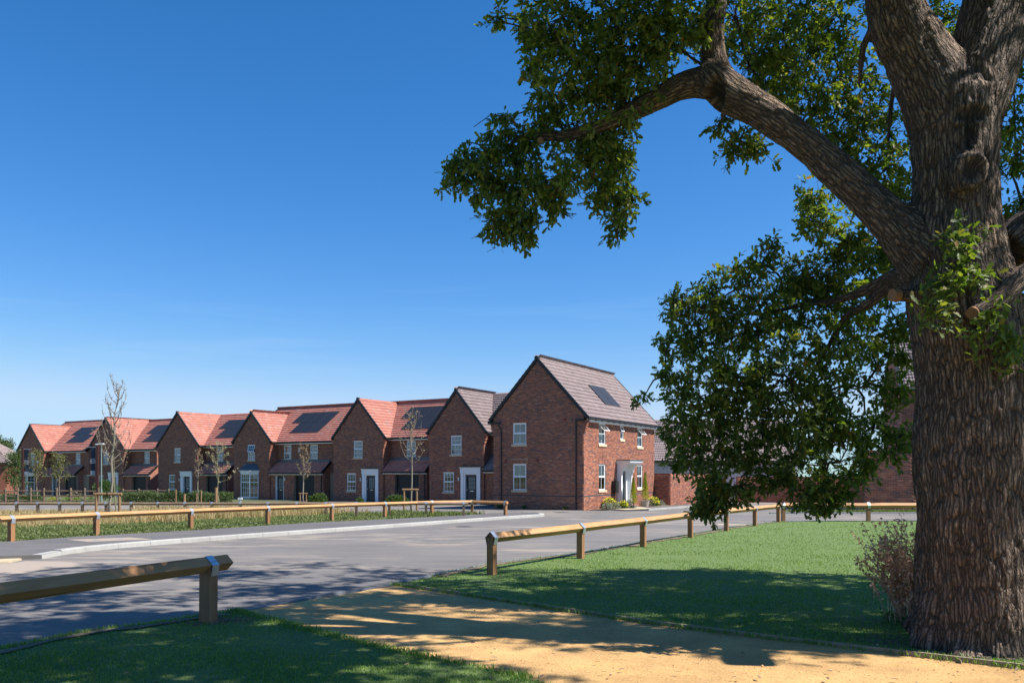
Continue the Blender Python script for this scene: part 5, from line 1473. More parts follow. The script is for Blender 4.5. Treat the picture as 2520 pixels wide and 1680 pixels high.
# fallen leaves and clods
P = np.concatenate([scatter(path_poly, 60, 2, 6.4, 13), scatter(ll_poly, 40, 2, 6, 10), scatter(rl_poly, 160, 2, 7, 16)]); m = len(P)
P3 = np.stack([P[:, 0], P[:, 1], gz(P[:, 1]) + .07], 1); D = RNG.normal(0, 1, (m, 3)); D[:, 2] *= .15
leaf_cloud('fallen_leaves', P3, D, .06 * RNG.uniform(.6, 1.2, m), M['bud'], None, LEAF_OAK, 2.5)
def clods(name, pts, n, spread, s0, s1, mtl):
    mb = MB()
    for _ in range(n):
        p = random.choice(pts); x = p[0] + random.gauss(0, spread); y = p[1] + random.gauss(0, spread); s = random.uniform(s0, s1)
        k = [(math.cos(t) * s * random.uniform(.6, 1.1), math.sin(t) * s * random.uniform(.6, 1.1)) for t in [i * 1.2566 for i in range(5)]]
        z = gz(y) + .05; a_ = [(x + u, y + v, z - .01) for u, v in k]; b_ = [(x + u * .6 + random.uniform(-.2, .2) * s, y + v * .6, z + s * random.uniform(.4, .8)) for u, v in k]
        mb.add(a_ + b_, [(i, (i + 1) % 5, 5 + (i + 1) % 5, 5 + i) for i in range(5)] + [(5, 6, 7, 8, 9)])
    return mb.build(name, mtl, None, stuff=True)
clods('soil_clods', [(-3.36, 9.34), (-3.2, 9.45), (-3.05, 9.5)], 160, .12, .01, .035, M['soil'])
clods('soil_clods', [(p.x, p.y - .1) for p in smooth_poly(RLAWN_E[1:], .3)], 700, .06, .012, .03, M['soil'])
clods('soil_clods', [(p.x, p.y - .1) for p in smooth_poly(LLAWN_E, .3)], 400, .06, .008, .025, M['soil'])

# rough strip: green weeds low near the fence, tan grass behind
Ps = scatter(STRIP, 95000, 1, 18, 41)
nz = np.array([mnoise.noise(Vector((x * .25, y * .35, 7))) + .5 * mnoise.noise(Vector((x * 1.1, y * 1.1, 3))) for x, y in Ps])
ge = np.array(GRASS_EDGE)
depth_in = Ps[:, 1] - np.interp(Ps[:, 0], ge[:, 0], ge[:, 1])
px = Ps[:, 0] / Ps[:, 1] * F_PX + 1260
dryness = depth_in * .5 - 4.6 + nz * 3.2 - np.clip((px - 900) / 120, 0, 3) * 1.4
dm = dryness > 0
hD = (.16 + .26 * np.clip(depth_in / 9, 0, 1)) * RNG.uniform(.5, 1.3, dm.size)
hD = np.where(px > 330, hD, hD * .55) ; hD = np.where((px > 700) & (px < 1180), hD * .8, hD)
blades('dry_grass', Ps[dm], hD[dm], (.006 + .0006 * Ps[dm][:, 1]), M['dry'], .07, .7)
gm = ~dm
hG = np.clip(.07 + .05 * nz, .03, .2) * RNG.uniform(.5, 1.3, nz.size) * np.where(px > 950, 2.3, 1) + .06 * (depth_in > 6)
blades('weeds', Ps[gm], hG[gm], (.008 + .0008 * Ps[gm][:, 1]), M['weed'], .07, 1.0)
m_ = RNG.random(len(Ps)) < .03
P = Ps[m_ & gm]; P3 = np.stack([P[:, 0], P[:, 1], gz(P[:, 1]) + .07 + RNG.random(len(P)) * .1], 1)
leaf_cloud('weed_leaves', P3, RNG.normal(0, 1, (len(P), 3)) * np.array([1, 1, .4]), .09, M['weed'], None, LEAF_SIMPLE, 1.2)
# verge plants at far right behind the rail
Pv = RNG.uniform((14, 42.5), (40, 44.5), (9000, 2)); blades('verge_grass', Pv, .18 * RNG.uniform(.4, 1.2, 9000), .03, M['weed'], .03, .8)

# ------------------------------------------------------------------ shrubs and hedges
def S(px, Y): return (px - 1260) / F_PX * Y
def ZS(py, Y): return CAM_H + (HZ - py) / F_PX * Y - gz(Y)
# long hedge
hy = 60.0
root = thing('hedge', 'long spiky green hedge in front of the mid-row houses', 'hedge', (S(475, hy), hy, gz(hy)))
n = 11000; x = RNG.uniform(S(303, hy) - S(475, hy), S(570, hy) - S(475, hy), n); hh = .80 + .22 * np.array([mnoise.noise(Vector((a * 1.1, 0, 0))) for a in x]); zz = RNG.random(n) ** .7 * hh; yy = RNG.normal(0, .28, n)
P = np.stack([x, yy, zz], 1); D = RNG.normal(0, .5, (n, 3)); D[:, 2] += .9
leaf_cloud('foliage', P, D, .17 * RNG.uniform(.6, 1.3, n), M['hedge_leaf'], root, LEAF_LONG)
st = MB()
for _ in range(40): a = random.uniform(x.min(), x.max()); st.tube([(a, 0, -.05), (a + random.uniform(-.2, .2), random.uniform(-.2, .2), .8)], [.02, .008], 4)
st.build('stems', M['twig'], root, stuff=True)
shrub('laurel_bush', 'glossy green laurel bush in front of the garage of the wide bay-window house', 'bush', S(784, 58), 58, .85, .6, .82, 2600, .12, M['shrub_leaf'], gh=0)
shrub('laurel_bush', 'glossy green laurel bush in front of the garage of the mid-row white-porch house', 'bush', S(975, 56), 56, 1.15, .6, .86, 3000, .12, M['shrub_leaf'])
shrub('laurel_bush', 'small dark bush at the foot of the white door surround of the mid-row house', 'bush', S(887, 62), 62, .35, .35, .5, 600, .09, M['shrub_leaf'])
shrub('round_bush', 'round mottled evergreen bush behind the lamp post', 'bush', S(259, 74), 74, 1.25, 1.1, .95, 3800, .13, M['shrub_leaf'], shape='ball')
for px_, lab in ((130, 'low clipped green ball, leftmost of four under the three-rail fence'), (165, 'low clipped green ball, second of four from the left'), (188, 'low clipped green ball, third of four from the left'), (221, 'low clipped green ball, nearest the right banner post')):
    shrub('clipped_ball', lab, 'bush', S(px_, 66), 66, .42, .4, .45, 700, .06, M['conifer'] if px_ < 160 else M['grass'], 'low round shrubs under the three-rail fence')
for px_, y_, n_, lab in ((20, 66, 900, 'leafy plant between the first fence posts on the far left'), (62, 66, 1100, 'strappy plant at the foot of the left banner post'), (86, 67, 900, 'variegated low shrub below the leftmost bay window'), (185, 70, 500, 'small tan shrub behind the middle of the three-rail fence')):
    shrub('garden_shrub', lab, 'bush', S(px_, y_), y_, .8, .5, .75, n_, .16, M['shrub_leaf'] if px_ != 185 else M['bud_pale'], tmpl=LEAF_LONG)
# flower bed at the corner house
def bed(x, y): return af(x, y)
for (x, y, r, h, mt, fl, lab) in (
    (.85, 1.35, .42, .42, 'silver', None, 'silver-grey cushion plant nearest the corner of the corner house'),
    (.95, 2.1, .40, .40, 'silver', None, 'second silver-grey cushion plant in the porch bed'),
    (.45, 2.5, .42, .62, 'shrub_leaf', ('yellow_flower', 260, .09), 'yellow-flowered plant under the meter box'),
    (.95, 3.2, .36, .42, 'shrub_leaf', ('yellow_flower', 160, .09), 'smaller yellow-flowered plant left of the porch steps'),
    (.75, 3.9, .42, .55, 'lavender', None, 'grey lavender clump left of the porch'),
    (.85, 4.45, .35, .45, 'lavender', None, 'grey lavender clump beside the porch slabs'),
    (.85, 7.0, .42, .52, 'lavender', None, 'lavender clump right of the stone pot'),
    (.8, 7.8, .42, .50, 'lavender', ('yellow_flower', 60, .07), 'lavender clump with yellow flowers behind it'),
    (.75, 8.6, .42, .60, 'shrub_leaf', ('yellow_flower', 200, .09), 'yellow-flowered plant under the right ground-floor window'),
    (.8, 9.7, .45, .42, 'silver', None, 'silver plant at the far end of the porch bed')):
    bx, by = bed(x, y); shrub('bedding_plant', lab, 'plant', bx, by, r, r, h, 700, .09, M[mt], 'plants in the corner house flower bed', flowers=fl, tmpl=LEAF_LONG if mt != 'shrub_leaf' else LEAF_TINY)
for y, h, lab, pot in ((4.85, 1.55, 'golden cone-shaped conifer in front of the dark front door', False), (6.75, 1.6, 'golden cone-shaped conifer in a stone pot right of the porch', True)):
    bx, by = bed(.95, y); gh = .42 if pot else .15
    shrub('cone_conifer', lab, 'conifer', bx, by, .30, .30, h, 2600, .09, M['conifer'], shape='cone', gh=gh, tmpl=LEAF_LONG)
    pt = thing('plant_pot', 'round stone pot holding the right-hand golden conifer' if pot else 'low pot holding the golden conifer before the door', 'pot', (bx, by, gz(by) + .02))
    MB().tube([(0, 0, 0), (0, 0, gh * .9), (0, 0, gh)], [.20, .26, .28], 14).build('body', M['pot'], pt)
for a_, b_, lab in ((2.2, .2, 'small weed tuft at the foot of the shaded gable wall, left of two'), (4.9, .25, 'weed tuft at the foot of the shaded gable near its corner'), (.5, .2, 'dark weed clump by the left downpipe of the corner house')):
    p = A0 + U * (5.95 - a_) - V_ * b_; shrub('wall_weed', lab, 'weed', p.x, p.y, .22, .15, .22, 160, .07, M['weed'])

# ------------------------------------------------------------------ small trees
def sapling(name, label, px, Y, h, bark, leafm, r0=.035, clear=.35, spread=.6, n_br=16, leaf_n=600, leaf_s=.05, up=.9, lean=(0, 0), sub=3, tmpl=LEAF_TINY, droop=0.0, tips=True, seed=1, blob=None, group=None):
    rs = random.Random(seed)
    X = S(px, Y); root = thing(name, label, 'tree', (X, Y, gz(Y)), 0, group)
    tr = MB(); br = MB(); pts = []
    P0 = [Vector((lean[0] * t * h + rs.gauss(0, .02) * h * .3, lean[1] * t * h, t * h)) for t in (0, .15, .3, .45, .6, .75, .88, 1)]
    P0[0] = Vector((0, 0, -.1))
    tr.tube(P0, [r0, r0 * .9, r0 * .82, r0 * .7, r0 * .52, r0 * .36, r0 * .22, r0 * .1], 8)
    tr.build('trunk', bark, root, smooth=True)
    for i in range(n_br):
        t = clear + (1 - clear) * (i + rs.random()) / n_br * .93
        k = min(6, int(t * 7)); b = P0[k].lerp(P0[k + 1], t * 7 - k)
        a = i * 2.4 + rs.uniform(-.4, .4); L = spread * (1.15 - .75 * (t - clear) / (1 - clear)) * rs.uniform(.7, 1.15)
        d = Vector((math.cos(a), math.sin(a), 0))
        e = b + d * L * .5 + Vector((0, 0, L * up * .35)); f = b + d * L * .85 + Vector((0, 0, L * up * 1.0)); g = f + d * L * .05 + Vector((0, 0, L * up * rs.uniform(.4, .9)))
        br.tube([b, e, f, g], [r0 * .33, r0 * .24, r0 * .16, r0 * .06], 4, cap=False)
        for q in range(10): pts.append(b.lerp(e, q / 10) if q < 5 else (e.lerp(f, (q - 5) / 5)))
        for q in range(8): pts.append(f.lerp(g, q / 8))
        for s in range(sub):
            c = [e, f, e.lerp(f, .5)][s % 3]; dd = Vector((rs.gauss(0, 1), rs.gauss(0, 1), abs(rs.gauss(.6, .4)) * up * 1.4)).normalized() * L * rs.uniform(.3, .6)
            m1 = c + dd * .5 + Vector((0, 0, -.02)); m2 = c + dd
            br.tube([c, m1, m2], [r0 * .16, r0 * .11, r0 * .05], 4, cap=False)
            for q in range(10): pts.append(c.lerp(m2, q / 10))
    br.build('branches', bark, root, stuff=True)
    for q in range(30): pts.append(P0[5].lerp(P0[7], q / 30))
    idx = [rs.randrange(len(pts)) for _ in range(leaf_n)]
    P = np.array([tuple(pts[i]) for i in idx]) + RNG.normal(0, blob or .012, (leaf_n, 3)); D = RNG.normal(0, 1, (leaf_n, 3)); D[:, 2] += .5 - droop
    leaf_cloud('leaves', P, D, leaf_s * RNG.uniform(.6, 1.3, leaf_n), leafm, root, tmpl)
    return root
def stake_frame(label, px0, px1, Y, top, posts=2, r=.05, rail=True, feet_lift=0):
    x0, x1 = S(px0, Y), S(px1, Y); z = ZS(top, Y)
    root = thing('tree_stake_frame', label, 'tree stake', ((x0 + x1) / 2, Y - .25, gz(Y))); w = (x1 - x0) / 2
    for s in (-w, w): MB().tube([(s, 0, -.3), (s, 0, z - r * 1.2)], r, 10).build('post', M['round_wood'], root)
    if rail: MB().tube([(-w - .09, 0, z - r), (w + .09, 0, z - r)], r, 10).build('crossbar', M['round_wood'], root)
    return root, w, z
sapling('bare_tree', 'tall young bare tree with upright buds, tied to the biggest stake frame', 269, 31.6, 5.35, M['thin_bark'], M['bud'], r0=.055, clear=.33, spread=.62, n_br=26, leaf_n=900, leaf_s=.045, up=1.35, lean=(.062, 0), sub=5, seed=5)
fr, w, z = stake_frame('golden round-wood H-frame round the tall bare tree', 245, 301.5, 31.5, 1211.5)
MB().tube([(w * .45, .5, -.3), (w * .45, .5, z - .02)], .05, 10).build('post', M['round_wood'], fr)
o = MB().tube([(-w * .05, -.02, z - .12), (-w * .02, -.07, z - .02), (w * .1, .12, z + .03), (w * .15, .3, z - .05)], .02, 6).build('rubber_tie', M['rubber']); o.location = fr.location; tag(o, 'black rubber tie holding the tall bare tree to its frame', 'tree tie')
sapling('young_tree', 'thin leaning yellow-green stems just right of the tall bare tree', 282, 33.0, 3.9, M['stem_green'], M['bud'], r0=.03, clear=.42, spread=.5, n_br=12, leaf_n=260, leaf_s=.05, up=.6, lean=(-.02, 0), seed=8)
sapling('young_tree', 'small tree with pale curled buds beside a single stake, before the bay-window house gap', 537, 47.5, 3.75, M['stem_green'], M['bud_pale'], r0=.045, clear=.38, spread=.95, n_br=15, leaf_n=900, leaf_s=.085, up=.45, lean=(-.012, 0), sub=2, seed=3, blob=.03)
o = MB().tube([(0, 0, -.3), (0, 0, ZS(1199, 47))], .075, 10).build('stake', M['round_wood']); o.location = (S(532, 47), 47, gz(47)); tag(o, 'stout round stake beside the pale-budded small tree', 'stake')
sapling('young_tree', 'very thin brown-leaved tree left of the pale-budded one, rising from the hedge', 487, 59.5, 3.9, M['thin_bark'], M['bud'], r0=.04, clear=.4, spread=.36, n_br=14, leaf_n=600, leaf_s=.08, up=1.1, seed=4, blob=.03)
sapling('young_tree', 'small tree with dead brown leaves tied in a little frame before the wide house', 747, 56.5, 4.0, M['thin_bark'], M['bud'], r0=.05, clear=.40, spread=.52, n_br=18, leaf_n=1000, leaf_s=.09, up=.95, seed=6, blob=.03)
stake_frame('small tan stake frame round the dead-leaved small tree', 741, 756, 56.5, 1212, r=.035)
sapling('bare_tree', 'bare pale-barked tree in a tall stake frame before the mid-row garage', 1011.5, 42.6, 5.15, M['thin_bark'], M['bud'], r0=.05, clear=.44, spread=.78, n_br=18, leaf_n=700, leaf_s=.075, up=.95, sub=3, seed=9, blob=.02)
fr, w, z = stake_frame('tall stake frame round the bare tree near the right end of the long fence', 996, 1027, 42.6, 1201.5)
sapling('young_tree', 'small leafy green tree standing behind the middle of the three-rail fence', 146, 64, 3.6, M['thin_bark'], M['sapling_leaf'], r0=.035, clear=.38, spread=.75, n_br=18, leaf_n=1000, leaf_s=.13, up=.6, seed=12, blob=.09)
sapling('young_tree', 'yellow-tipped small tree before the leftmost bay window', 91, 66, 4.0, M['thin_bark'], M['sapling_leaf'], r0=.035, clear=.35, spread=.85, n_br=18, leaf_n=800, leaf_s=.13, up=.75, seed=14, blob=.09)
sapling('leafy_tree', 'dense green tree at the left end of the leftmost complete house', 36, 88, 4.6, M['thin_bark'], M['shrub_leaf'], r0=.06, clear=.15, spread=1.15, n_br=24, leaf_n=3200, leaf_s=.18, up=.5, seed=15, blob=.22)
def crown_tree(label, px, Y, top, r, n, leaf_s, mtl, seed):
    rs = random.Random(seed); X = S(px, Y); h = ZS(top, Y)
    root = thing('far_tree', label, 'tree', (X, Y, gz(Y)))
    MB().tube([(0, 0, -.5), (.1, 0, h * .4), (0, 0, h * .75)], [.35, .28, .12], 8).build('trunk', M['twig'], root)
    Ps = []; lm = MB()
    for k in range(22):
        a = rs.uniform(0, 6.28); e = rs.uniform(-.4, 1); q = Vector((math.cos(a) * r * .7, math.sin(a) * r * .7, e * h * .3)) * rs.uniform(.4, 1); c = Vector((0, 0, h * .62)) + q
        lm.tube([(0, 0, h * .4), tuple(c)], [.12, .04], 5)
        m = n // 22; Ps.append(sphere_pts(m) * (RNG.random((m, 1)) ** .5) * r * .38 + np.array(tuple(c)))
    lm.build('limbs', M['twig'], root, stuff=True)
    P = np.concatenate(Ps); leaf_cloud('crown', P, RNG.normal(0, 1, P.shape), leaf_s * RNG.uniform(.6, 1.3, len(P)), mtl, root, LEAF_TINY)
crown_tree('distant dark green tree above the cut-off house on the left edge', -4, 135, 1066, 2.6, 5000, .32, M['hedge_leaf'], 2)

# dried weed clump at the foot of the oak
def dock_clump(label, dx, dy, Y, n, h, sx, seed):
    rs = random.Random(seed); b = at(dx, dy, Y); x, y = b.x, Y; root = thing('dried_weed_clump', label, 'weeds', (x, y, gz(y) + .04))
    st = MB(); Ps = []
    for i in range(n):
        a = rs.gauss(-.16, .26); L = h * rs.uniform(.45, 1.05); yy = rs.gauss(0, .10); xx = rs.gauss(0, sx)
        p0 = Vector((xx, yy, 0)); p1 = p0 + Vector((math.sin(a) * L * .4, yy * .5, L * .5)); p2 = p0 + Vector((math.sin(a) * L * 1.0, yy, L * math.cos(a)))
        st.tube([p0, p1, p2], [.005, .004, .002], 4, cap=False)
        for q in range(70):
            t = rs.uniform(.30, 1.0); c = (p0.lerp(p1, t * 2) if t < .5 else p1.lerp(p2, t * 2 - 1)); Ps.append(c + Vector((rs.gauss(0, .02), rs.gauss(0, .02), rs.gauss(0, .015))))
    st.build('stems', M['dock'], root, stuff=True)
    P = np.array([tuple(p) for p in Ps]); m = len(P); D = RNG.normal(0, .6, (m, 3)); D[:, 2] += .5; D[:, 0] -= .4
    leaf_cloud('seed_heads', P, D, .042 * RNG.uniform(.6, 1.4, m), M['dock'], root, LEAF_TINY)
    k = 600; P = RNG.normal(0, 1, (k, 3)) * np.array([.22, .15, .09]); P[:, 2] = np.abs(P[:, 2]); leaf_cloud('base_leaves', P, RNG.normal(0, 1, (k, 3)) + np.array([0, 0, .3]), .07, M['weed'], root, LEAF_LONG)
dock_clump('tall dried brown seed stalks leaning left against the oak trunk', 2112, 1400, 9.3, 120, 1.15, .14, 3)

# ------------------------------------------------------------------ the oak
oak = thing('oak_tree', 'huge old oak at the right with ridged bark and a long limb reaching left', 'tree', (4.3, 8.0, gz(8.0)))
OFF = oak.location.copy()
def A(dx, dy, Y): return at(dx, dy, Y) - OFF
def px_r(d, Y): return d * 1.07143 / F_PX * Y
chains = []
def chain(pts, smooth=True): chains.append([(A(x, y, Y), px_r(r, Y)) for x, y, Y, r in pts])
# (column, row, distance, radius in photo pixels)
chain([(2262, 1610, 8.0, 176), (2258, 1530, 8.0, 160), (2252, 1440, 8.0, 143), (2246, 1330, 8.0, 134), (2240, 1200, 8.0, 130), (2236, 1050, 8.0, 127), (2232, 900, 8.0, 123), (2222, 780, 8.0, 120), (2208, 680, 8.0, 117), (2198, 590, 8.0, 106), (2192, 500, 8.0, 98), (2192, 400, 8.0, 93), (2194, 310, 8.0, 92), (2196, 230, 8.0, 96)])
chain([(2190, 300, 8.0, 88), (2150, 205, 8.0, 80), (2105, 120, 8.0, 72), (2068, 50, 7.95, 64), (2046, -40, 7.9, 60), (2040, -180, 7.8, 56), (2000, -380, 7.7, 50), (1900, -650, 7.8, 38), (1780, -950, 8.0, 24)])
chain([(2196, 300, 8.0, 88), (2235, 205, 8.0, 82), (2268, 110, 8.05, 80), (2296, 10, 8.1, 78), (2320, -120, 8.2, 74), (2370, -350, 8.4, 62), (2420, -650, 8.6, 44), (2450, -950, 8.6, 26)])
chain([(2180, 640, 8.0, 76), (2120, 575, 8.05, 70), (2050, 508, 8.1, 52), (1975, 440, 8.2, 44), (1900, 372, 8.3, 40), (1820, 305, 8.4, 38), (1745, 252, 8.5, 39), (1680, 218, 8.55, 46), (1636, 182, 8.6, 43), (1615, 150, 8.6, 28)])
chain([(1655, 200, 8.6, 40), (1640, 130, 8.6, 30), (1638, 60, 8.6, 26), (1645, -40, 8.7, 24), (1600, -200, 8.8, 20), (1520, -420, 9.0, 14)])
chain([(1640, 190, 8.6, 38), (1575, 195, 8.7, 32), (1520, 222, 8.8, 27), (1450, 258, 8.9, 22), (1380, 290, 9.0, 18), (1300, 312, 9.1, 14), (1240, 312, 9.2, 12), (1190, 318, 9.2, 8), (1160, 345, 9.3, 6), (1120, 352, 9.3, 4)])
chain([(2130, 640, 8.1, 30), (2075, 628, 8.4, 18), (2040, 638, 8.9, 15), (1985, 668, 9.4, 13), (1920, 690, 9.8, 10), (1840, 700, 10.2, 8), (1760, 720, 10.5, 6), (1680, 720, 10.7, 4)])
chain([(2110, 660, 8.2, 26), (2060, 650, 8.8, 14), (2000, 695, 9.3, 12), (1940, 730, 9.8, 9), (1900, 800, 10.2, 7), (1850, 880, 10.4, 5)])
chain([(2130, 678, 7.95, 30), (2090, 678, 7.9, 17), (2052, 678, 7.85, 16)])
chain([(2270, 660, 8.2, 50), (2320, 625, 8.4, 34), (2380, 590, 8.6, 30), (2480, 540, 8.8, 26), (2600, 430, 9.0, 22)])
chain([(2236, 718, 7.45, 15), (2290, 690, 7.5, 20), (2352, 636, 7.6, 25), (2440, 560, 7.8, 28), (2520, 520, 8.2, 30)])
chain([(2290, 700, 8.1, 40), (2340, 700, 8.3, 30), (2400, 720, 8.6, 24), (2500, 730, 9.0, 20)])
chain([(2322, 512, 8.6, 16), (2380, 520, 8.6, 20), (2440, 540, 8.6, 24)])
chain([(2010, 60, 8.0, 12), (1985, 100, 8.1, 9), (1978, 150, 8.1, 8), (1972, 200, 8.2, 6)])
chain([(2110, 220, 8.0, 16), (2060, 190, 8.3, 9), (2045, 260, 8.4, 8), (2040, 330, 8.5, 5)])
# pruned limb reaching towards the camera beside the picture; its shadow bends across the path
chains.append([(Vector(q) - OFF, r) for q, r in (((4.75, 8.1, 3.75), .22), ((5.25, 8.05, 4.2), .19), ((5.62, 7.75, 4.45), .17), ((5.75, 7.2, 4.5), .165), ((5.66, 6.72, 4.48), .18), ((5.62, 6.5, 4.46), .17))])
# burl and buttress swellings
chain([(2222, 430, 7.62, 30), (2222, 400, 7.58, 42), (2232, 372, 7.60, 36)])
def root_b(dx0, dy0, dx1, dy1, Y0, Y1, r0, r1): chains.append([(A(dx0, dy0, Y0), px_r(r0, Y0)), (A((dx0 + dx1) / 2, (dy0 + dy1) / 2 + 8, (Y0 + Y1) / 2), px_r((r0 + r1) / 2, 8)), (A(dx1, dy1, Y1), px_r(r1, Y1))])
root_b(2190, 1330, 2085, 1452, 8.1, 8.3, 50, 24); root_b(2250, 1400, 2200, 1560, 7.9, 7.45, 60, 34); root_b(2320, 1380, 2400, 1560, 7.9, 7.45, 60, 34); root_b(2160, 1380, 2120, 1500, 7.95, 7.85, 50, 30)

def resample(ch, step=.06):
    out = []
    P = [c[0] for c in ch]; R = [c[1] for c in ch]
    for i in range(len(P) - 1):
        p0, p1, p2, p3 = P[max(i - 1, 0)], P[i], P[i + 1], P[min(i + 2, len(P) - 1)]
        n = max(2, int((p2 - p1).length / step))
        for k in range(n):
            t = k / n
            q = .5 * ((2 * p1) + (-p0 + p2) * t + (2 * p0 - 5 * p1 + 4 * p2 - p3) * t * t + (-p0 + 3 * p1 - 3 * p2 + p3) * t ** 3)
            out.append((q, R[i] * (1 - t) + R[i + 1] * t))
    out.append((P[-1], R[-1])); return out
RC = [resample(c) for c in chains]
tb = MB()
for c in RC:
    tb.tube([q for q, r in c], [r for q, r in c], 20)
raw = tb.build('raw', M['bark'], None, uv=False)
rm = raw.modifiers.new('r', 'REMESH'); rm.mode = 'VOXEL'; rm.voxel_size = .020
bpy.context.view_layer.update()
dg = bpy.context.evaluated_depsgraph_get()
me = bpy.data.meshes.new_from_object(raw.evaluated_get(dg))
bpy.data.objects.remove(raw)
nv = len(me.vertices); co = np.zeros(nv * 3, np.float32); me.vertices.foreach_get('co', co); co = co.reshape(-1, 3).astype(float)
# smooth the joints a little
ed = np.zeros(len(me.edges) * 2, np.int32); me.edges.foreach_get('vertices', ed); ed = ed.reshape(-1, 2)
for _ in range(9):
    acc = np.zeros_like(co); cnt = np.zeros(nv)
    np.add.at(acc, ed[:, 0], co[ed[:, 1]]); np.add.at(acc, ed[:, 1], co[ed[:, 0]]); np.add.at(cnt, ed[:, 0], 1); np.add.at(cnt, ed[:, 1], 1)
    co = co * .4 + .6 * acc / np.maximum(cnt, 1)[:, None]
me.vertices.foreach_set('co', co.astype(np.float32).ravel()); me.update()
nr = np.zeros(nv * 3, np.float32); me.vertices.foreach_get('normal', nr); nr = nr.reshape(-1, 3).astype(float)
# bark coordinates: arc position round the limb, distance along it
cen = []; dirs = []; rad = []; arc = []
for ci, c in enumerate(RC[:-4]):
    s = ci * 3.7
    for i, (q, r) in enumerate(c):
        d = (c[min(i + 1, len(c) - 1)][0] - c[max(i - 1, 0)][0]).normalized()
        if i: s += (q - c[i - 1][0]).length
        cen.append(tuple(q)); dirs.append(tuple(d)); rad.append(r); arc.append(s)
cen = np.array(cen); dirs = np.array(dirs); rad = np.array(rad); arc = np.array(arc)
best = np.full(nv, 1e9); bi = np.zeros(nv, int)
for s0 in range(0, nv, 20000):
    d2 = np.linalg.norm(co[s0:s0 + 20000, None, :] - cen[None], axis=2) - rad[None] * 1.0
    bi[s0:s0 + 20000] = np.argmin(d2, axis=1)
dv = dirs[bi]; rv = rad[bi]
e1 = np.cross(dv, np.array([0.05, 1.0, 0.02])); e1 = unit(e1); e2 = np.cross(dv, e1)
rel_ = co - cen[bi]; th = np.arctan2(np.sum(rel_ * e2, 1), np.sum(rel_ * e1, 1)); al = arc[bi] + np.sum(rel_ * dv, 1)
def h3(ix, iy, iz):
    n = (ix * 374761393 + iy * 668265263 + iz * 2147483647) & 0x7fffffff
    n = ((n ^ (n >> 13)) * 1274126177) & 0x7fffffff
    return ((n ^ (n >> 16)) & 0xffff) / 65535.0
def vnoise(x, y, z):
    ix, iy, iz = np.floor(x).astype(np.int64), np.floor(y).astype(np.int64), np.floor(z).astype(np.int64)
    fx, fy, fz = x - ix, y - iy, z - iz; fx = fx * fx * (3 - 2 * fx); fy = fy * fy * (3 - 2 * fy); fz = fz * fz * (3 - 2 * fz)
    r = 0
    for a in (0, 1):
        for b in (0, 1):
            for c in (0, 1):
                r = r + h3(ix + a, iy + b, iz + c) * (fx if a else 1 - fx) * (fy if b else 1 - fy) * (fz if c else 1 - fz)
    return r
R_ = np.clip(rv, .06, .6)
# circle coordinates so that the noise closes round the limb; amplitude follows limb size
k = 17.0 * np.clip(.30 / R_, .8, 2.5) ** .4
cx = np.cos(th) * R_ * k; cy = np.sin(th) * R_ * k
wx = vnoise(cx * .35 + 5, cy * .35, al * 2.0) - .5; wy = vnoise(cx * .35, cy * .35 + 9, al * 2.0 + 40) - .5
n1 = vnoise(cx + wx * 2.6, cy + wy * 2.6, al * 2.3)
n2 = vnoise(cx * 2.1 + wx * 3, cy * 2.1 + wy * 3, al * 6.5 + 7)
n3 = vnoise(co[:, 0] * 30, co[:, 1] * 30, co[:, 2] * 22)
ridge_ = 1 - np.abs(2 * n1 - 1)            # 1 at crack centre lines
crack = np.clip((ridge_ - .68) / .32, 0, 1)
ridge2 = 1 - np.abs(2 * n2 - 1); crack2 = np.clip((ridge2 - .78) / .22, 0, 1)
amp = np.clip(R_ * .06, .003, .024)
disp = -crack * amp * .95 - crack2 * amp * .38 + (n3 - .5) * amp * .35
lump = vnoise(co[:, 0] * 2.2 + 3, co[:, 1] * 2.2, co[:, 2] * 1.6) - .5
disp += lump * np.clip(R_ * .16, 0, .055)
# wounds: rings with hollows
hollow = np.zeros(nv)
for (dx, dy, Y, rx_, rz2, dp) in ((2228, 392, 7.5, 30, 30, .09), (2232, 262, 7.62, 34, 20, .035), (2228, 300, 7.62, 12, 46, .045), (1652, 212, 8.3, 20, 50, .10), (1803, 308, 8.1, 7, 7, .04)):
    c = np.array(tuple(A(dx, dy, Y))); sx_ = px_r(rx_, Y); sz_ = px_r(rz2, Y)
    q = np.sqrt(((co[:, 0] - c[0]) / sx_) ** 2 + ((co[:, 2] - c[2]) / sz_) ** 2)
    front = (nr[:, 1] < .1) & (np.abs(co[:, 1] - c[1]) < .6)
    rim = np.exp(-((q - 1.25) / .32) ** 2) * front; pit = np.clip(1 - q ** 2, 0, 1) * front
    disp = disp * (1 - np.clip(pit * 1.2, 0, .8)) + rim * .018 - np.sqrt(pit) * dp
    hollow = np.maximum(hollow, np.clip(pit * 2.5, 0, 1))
co2 = co + nr * disp[:, None]
me.vertices.foreach_set('co', co2.astype(np.float32).ravel())
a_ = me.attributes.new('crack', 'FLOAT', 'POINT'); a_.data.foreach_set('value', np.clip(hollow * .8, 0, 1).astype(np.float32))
b_ = me.attributes.new('barkco', 'FLOAT_VECTOR', 'POINT'); b_.data.foreach_set('vector', np.stack([np.cos(th) * R_, np.sin(th) * R_, al], 1).astype(np.float32).ravel())
me.polygons.foreach_set('use_smooth', [True] * len(me.polygons)); me.materials.clear(); me.materials.append(M['bark']); me.update()
trunk = bpy.data.objects.new('trunk', me); link(trunk, oak)
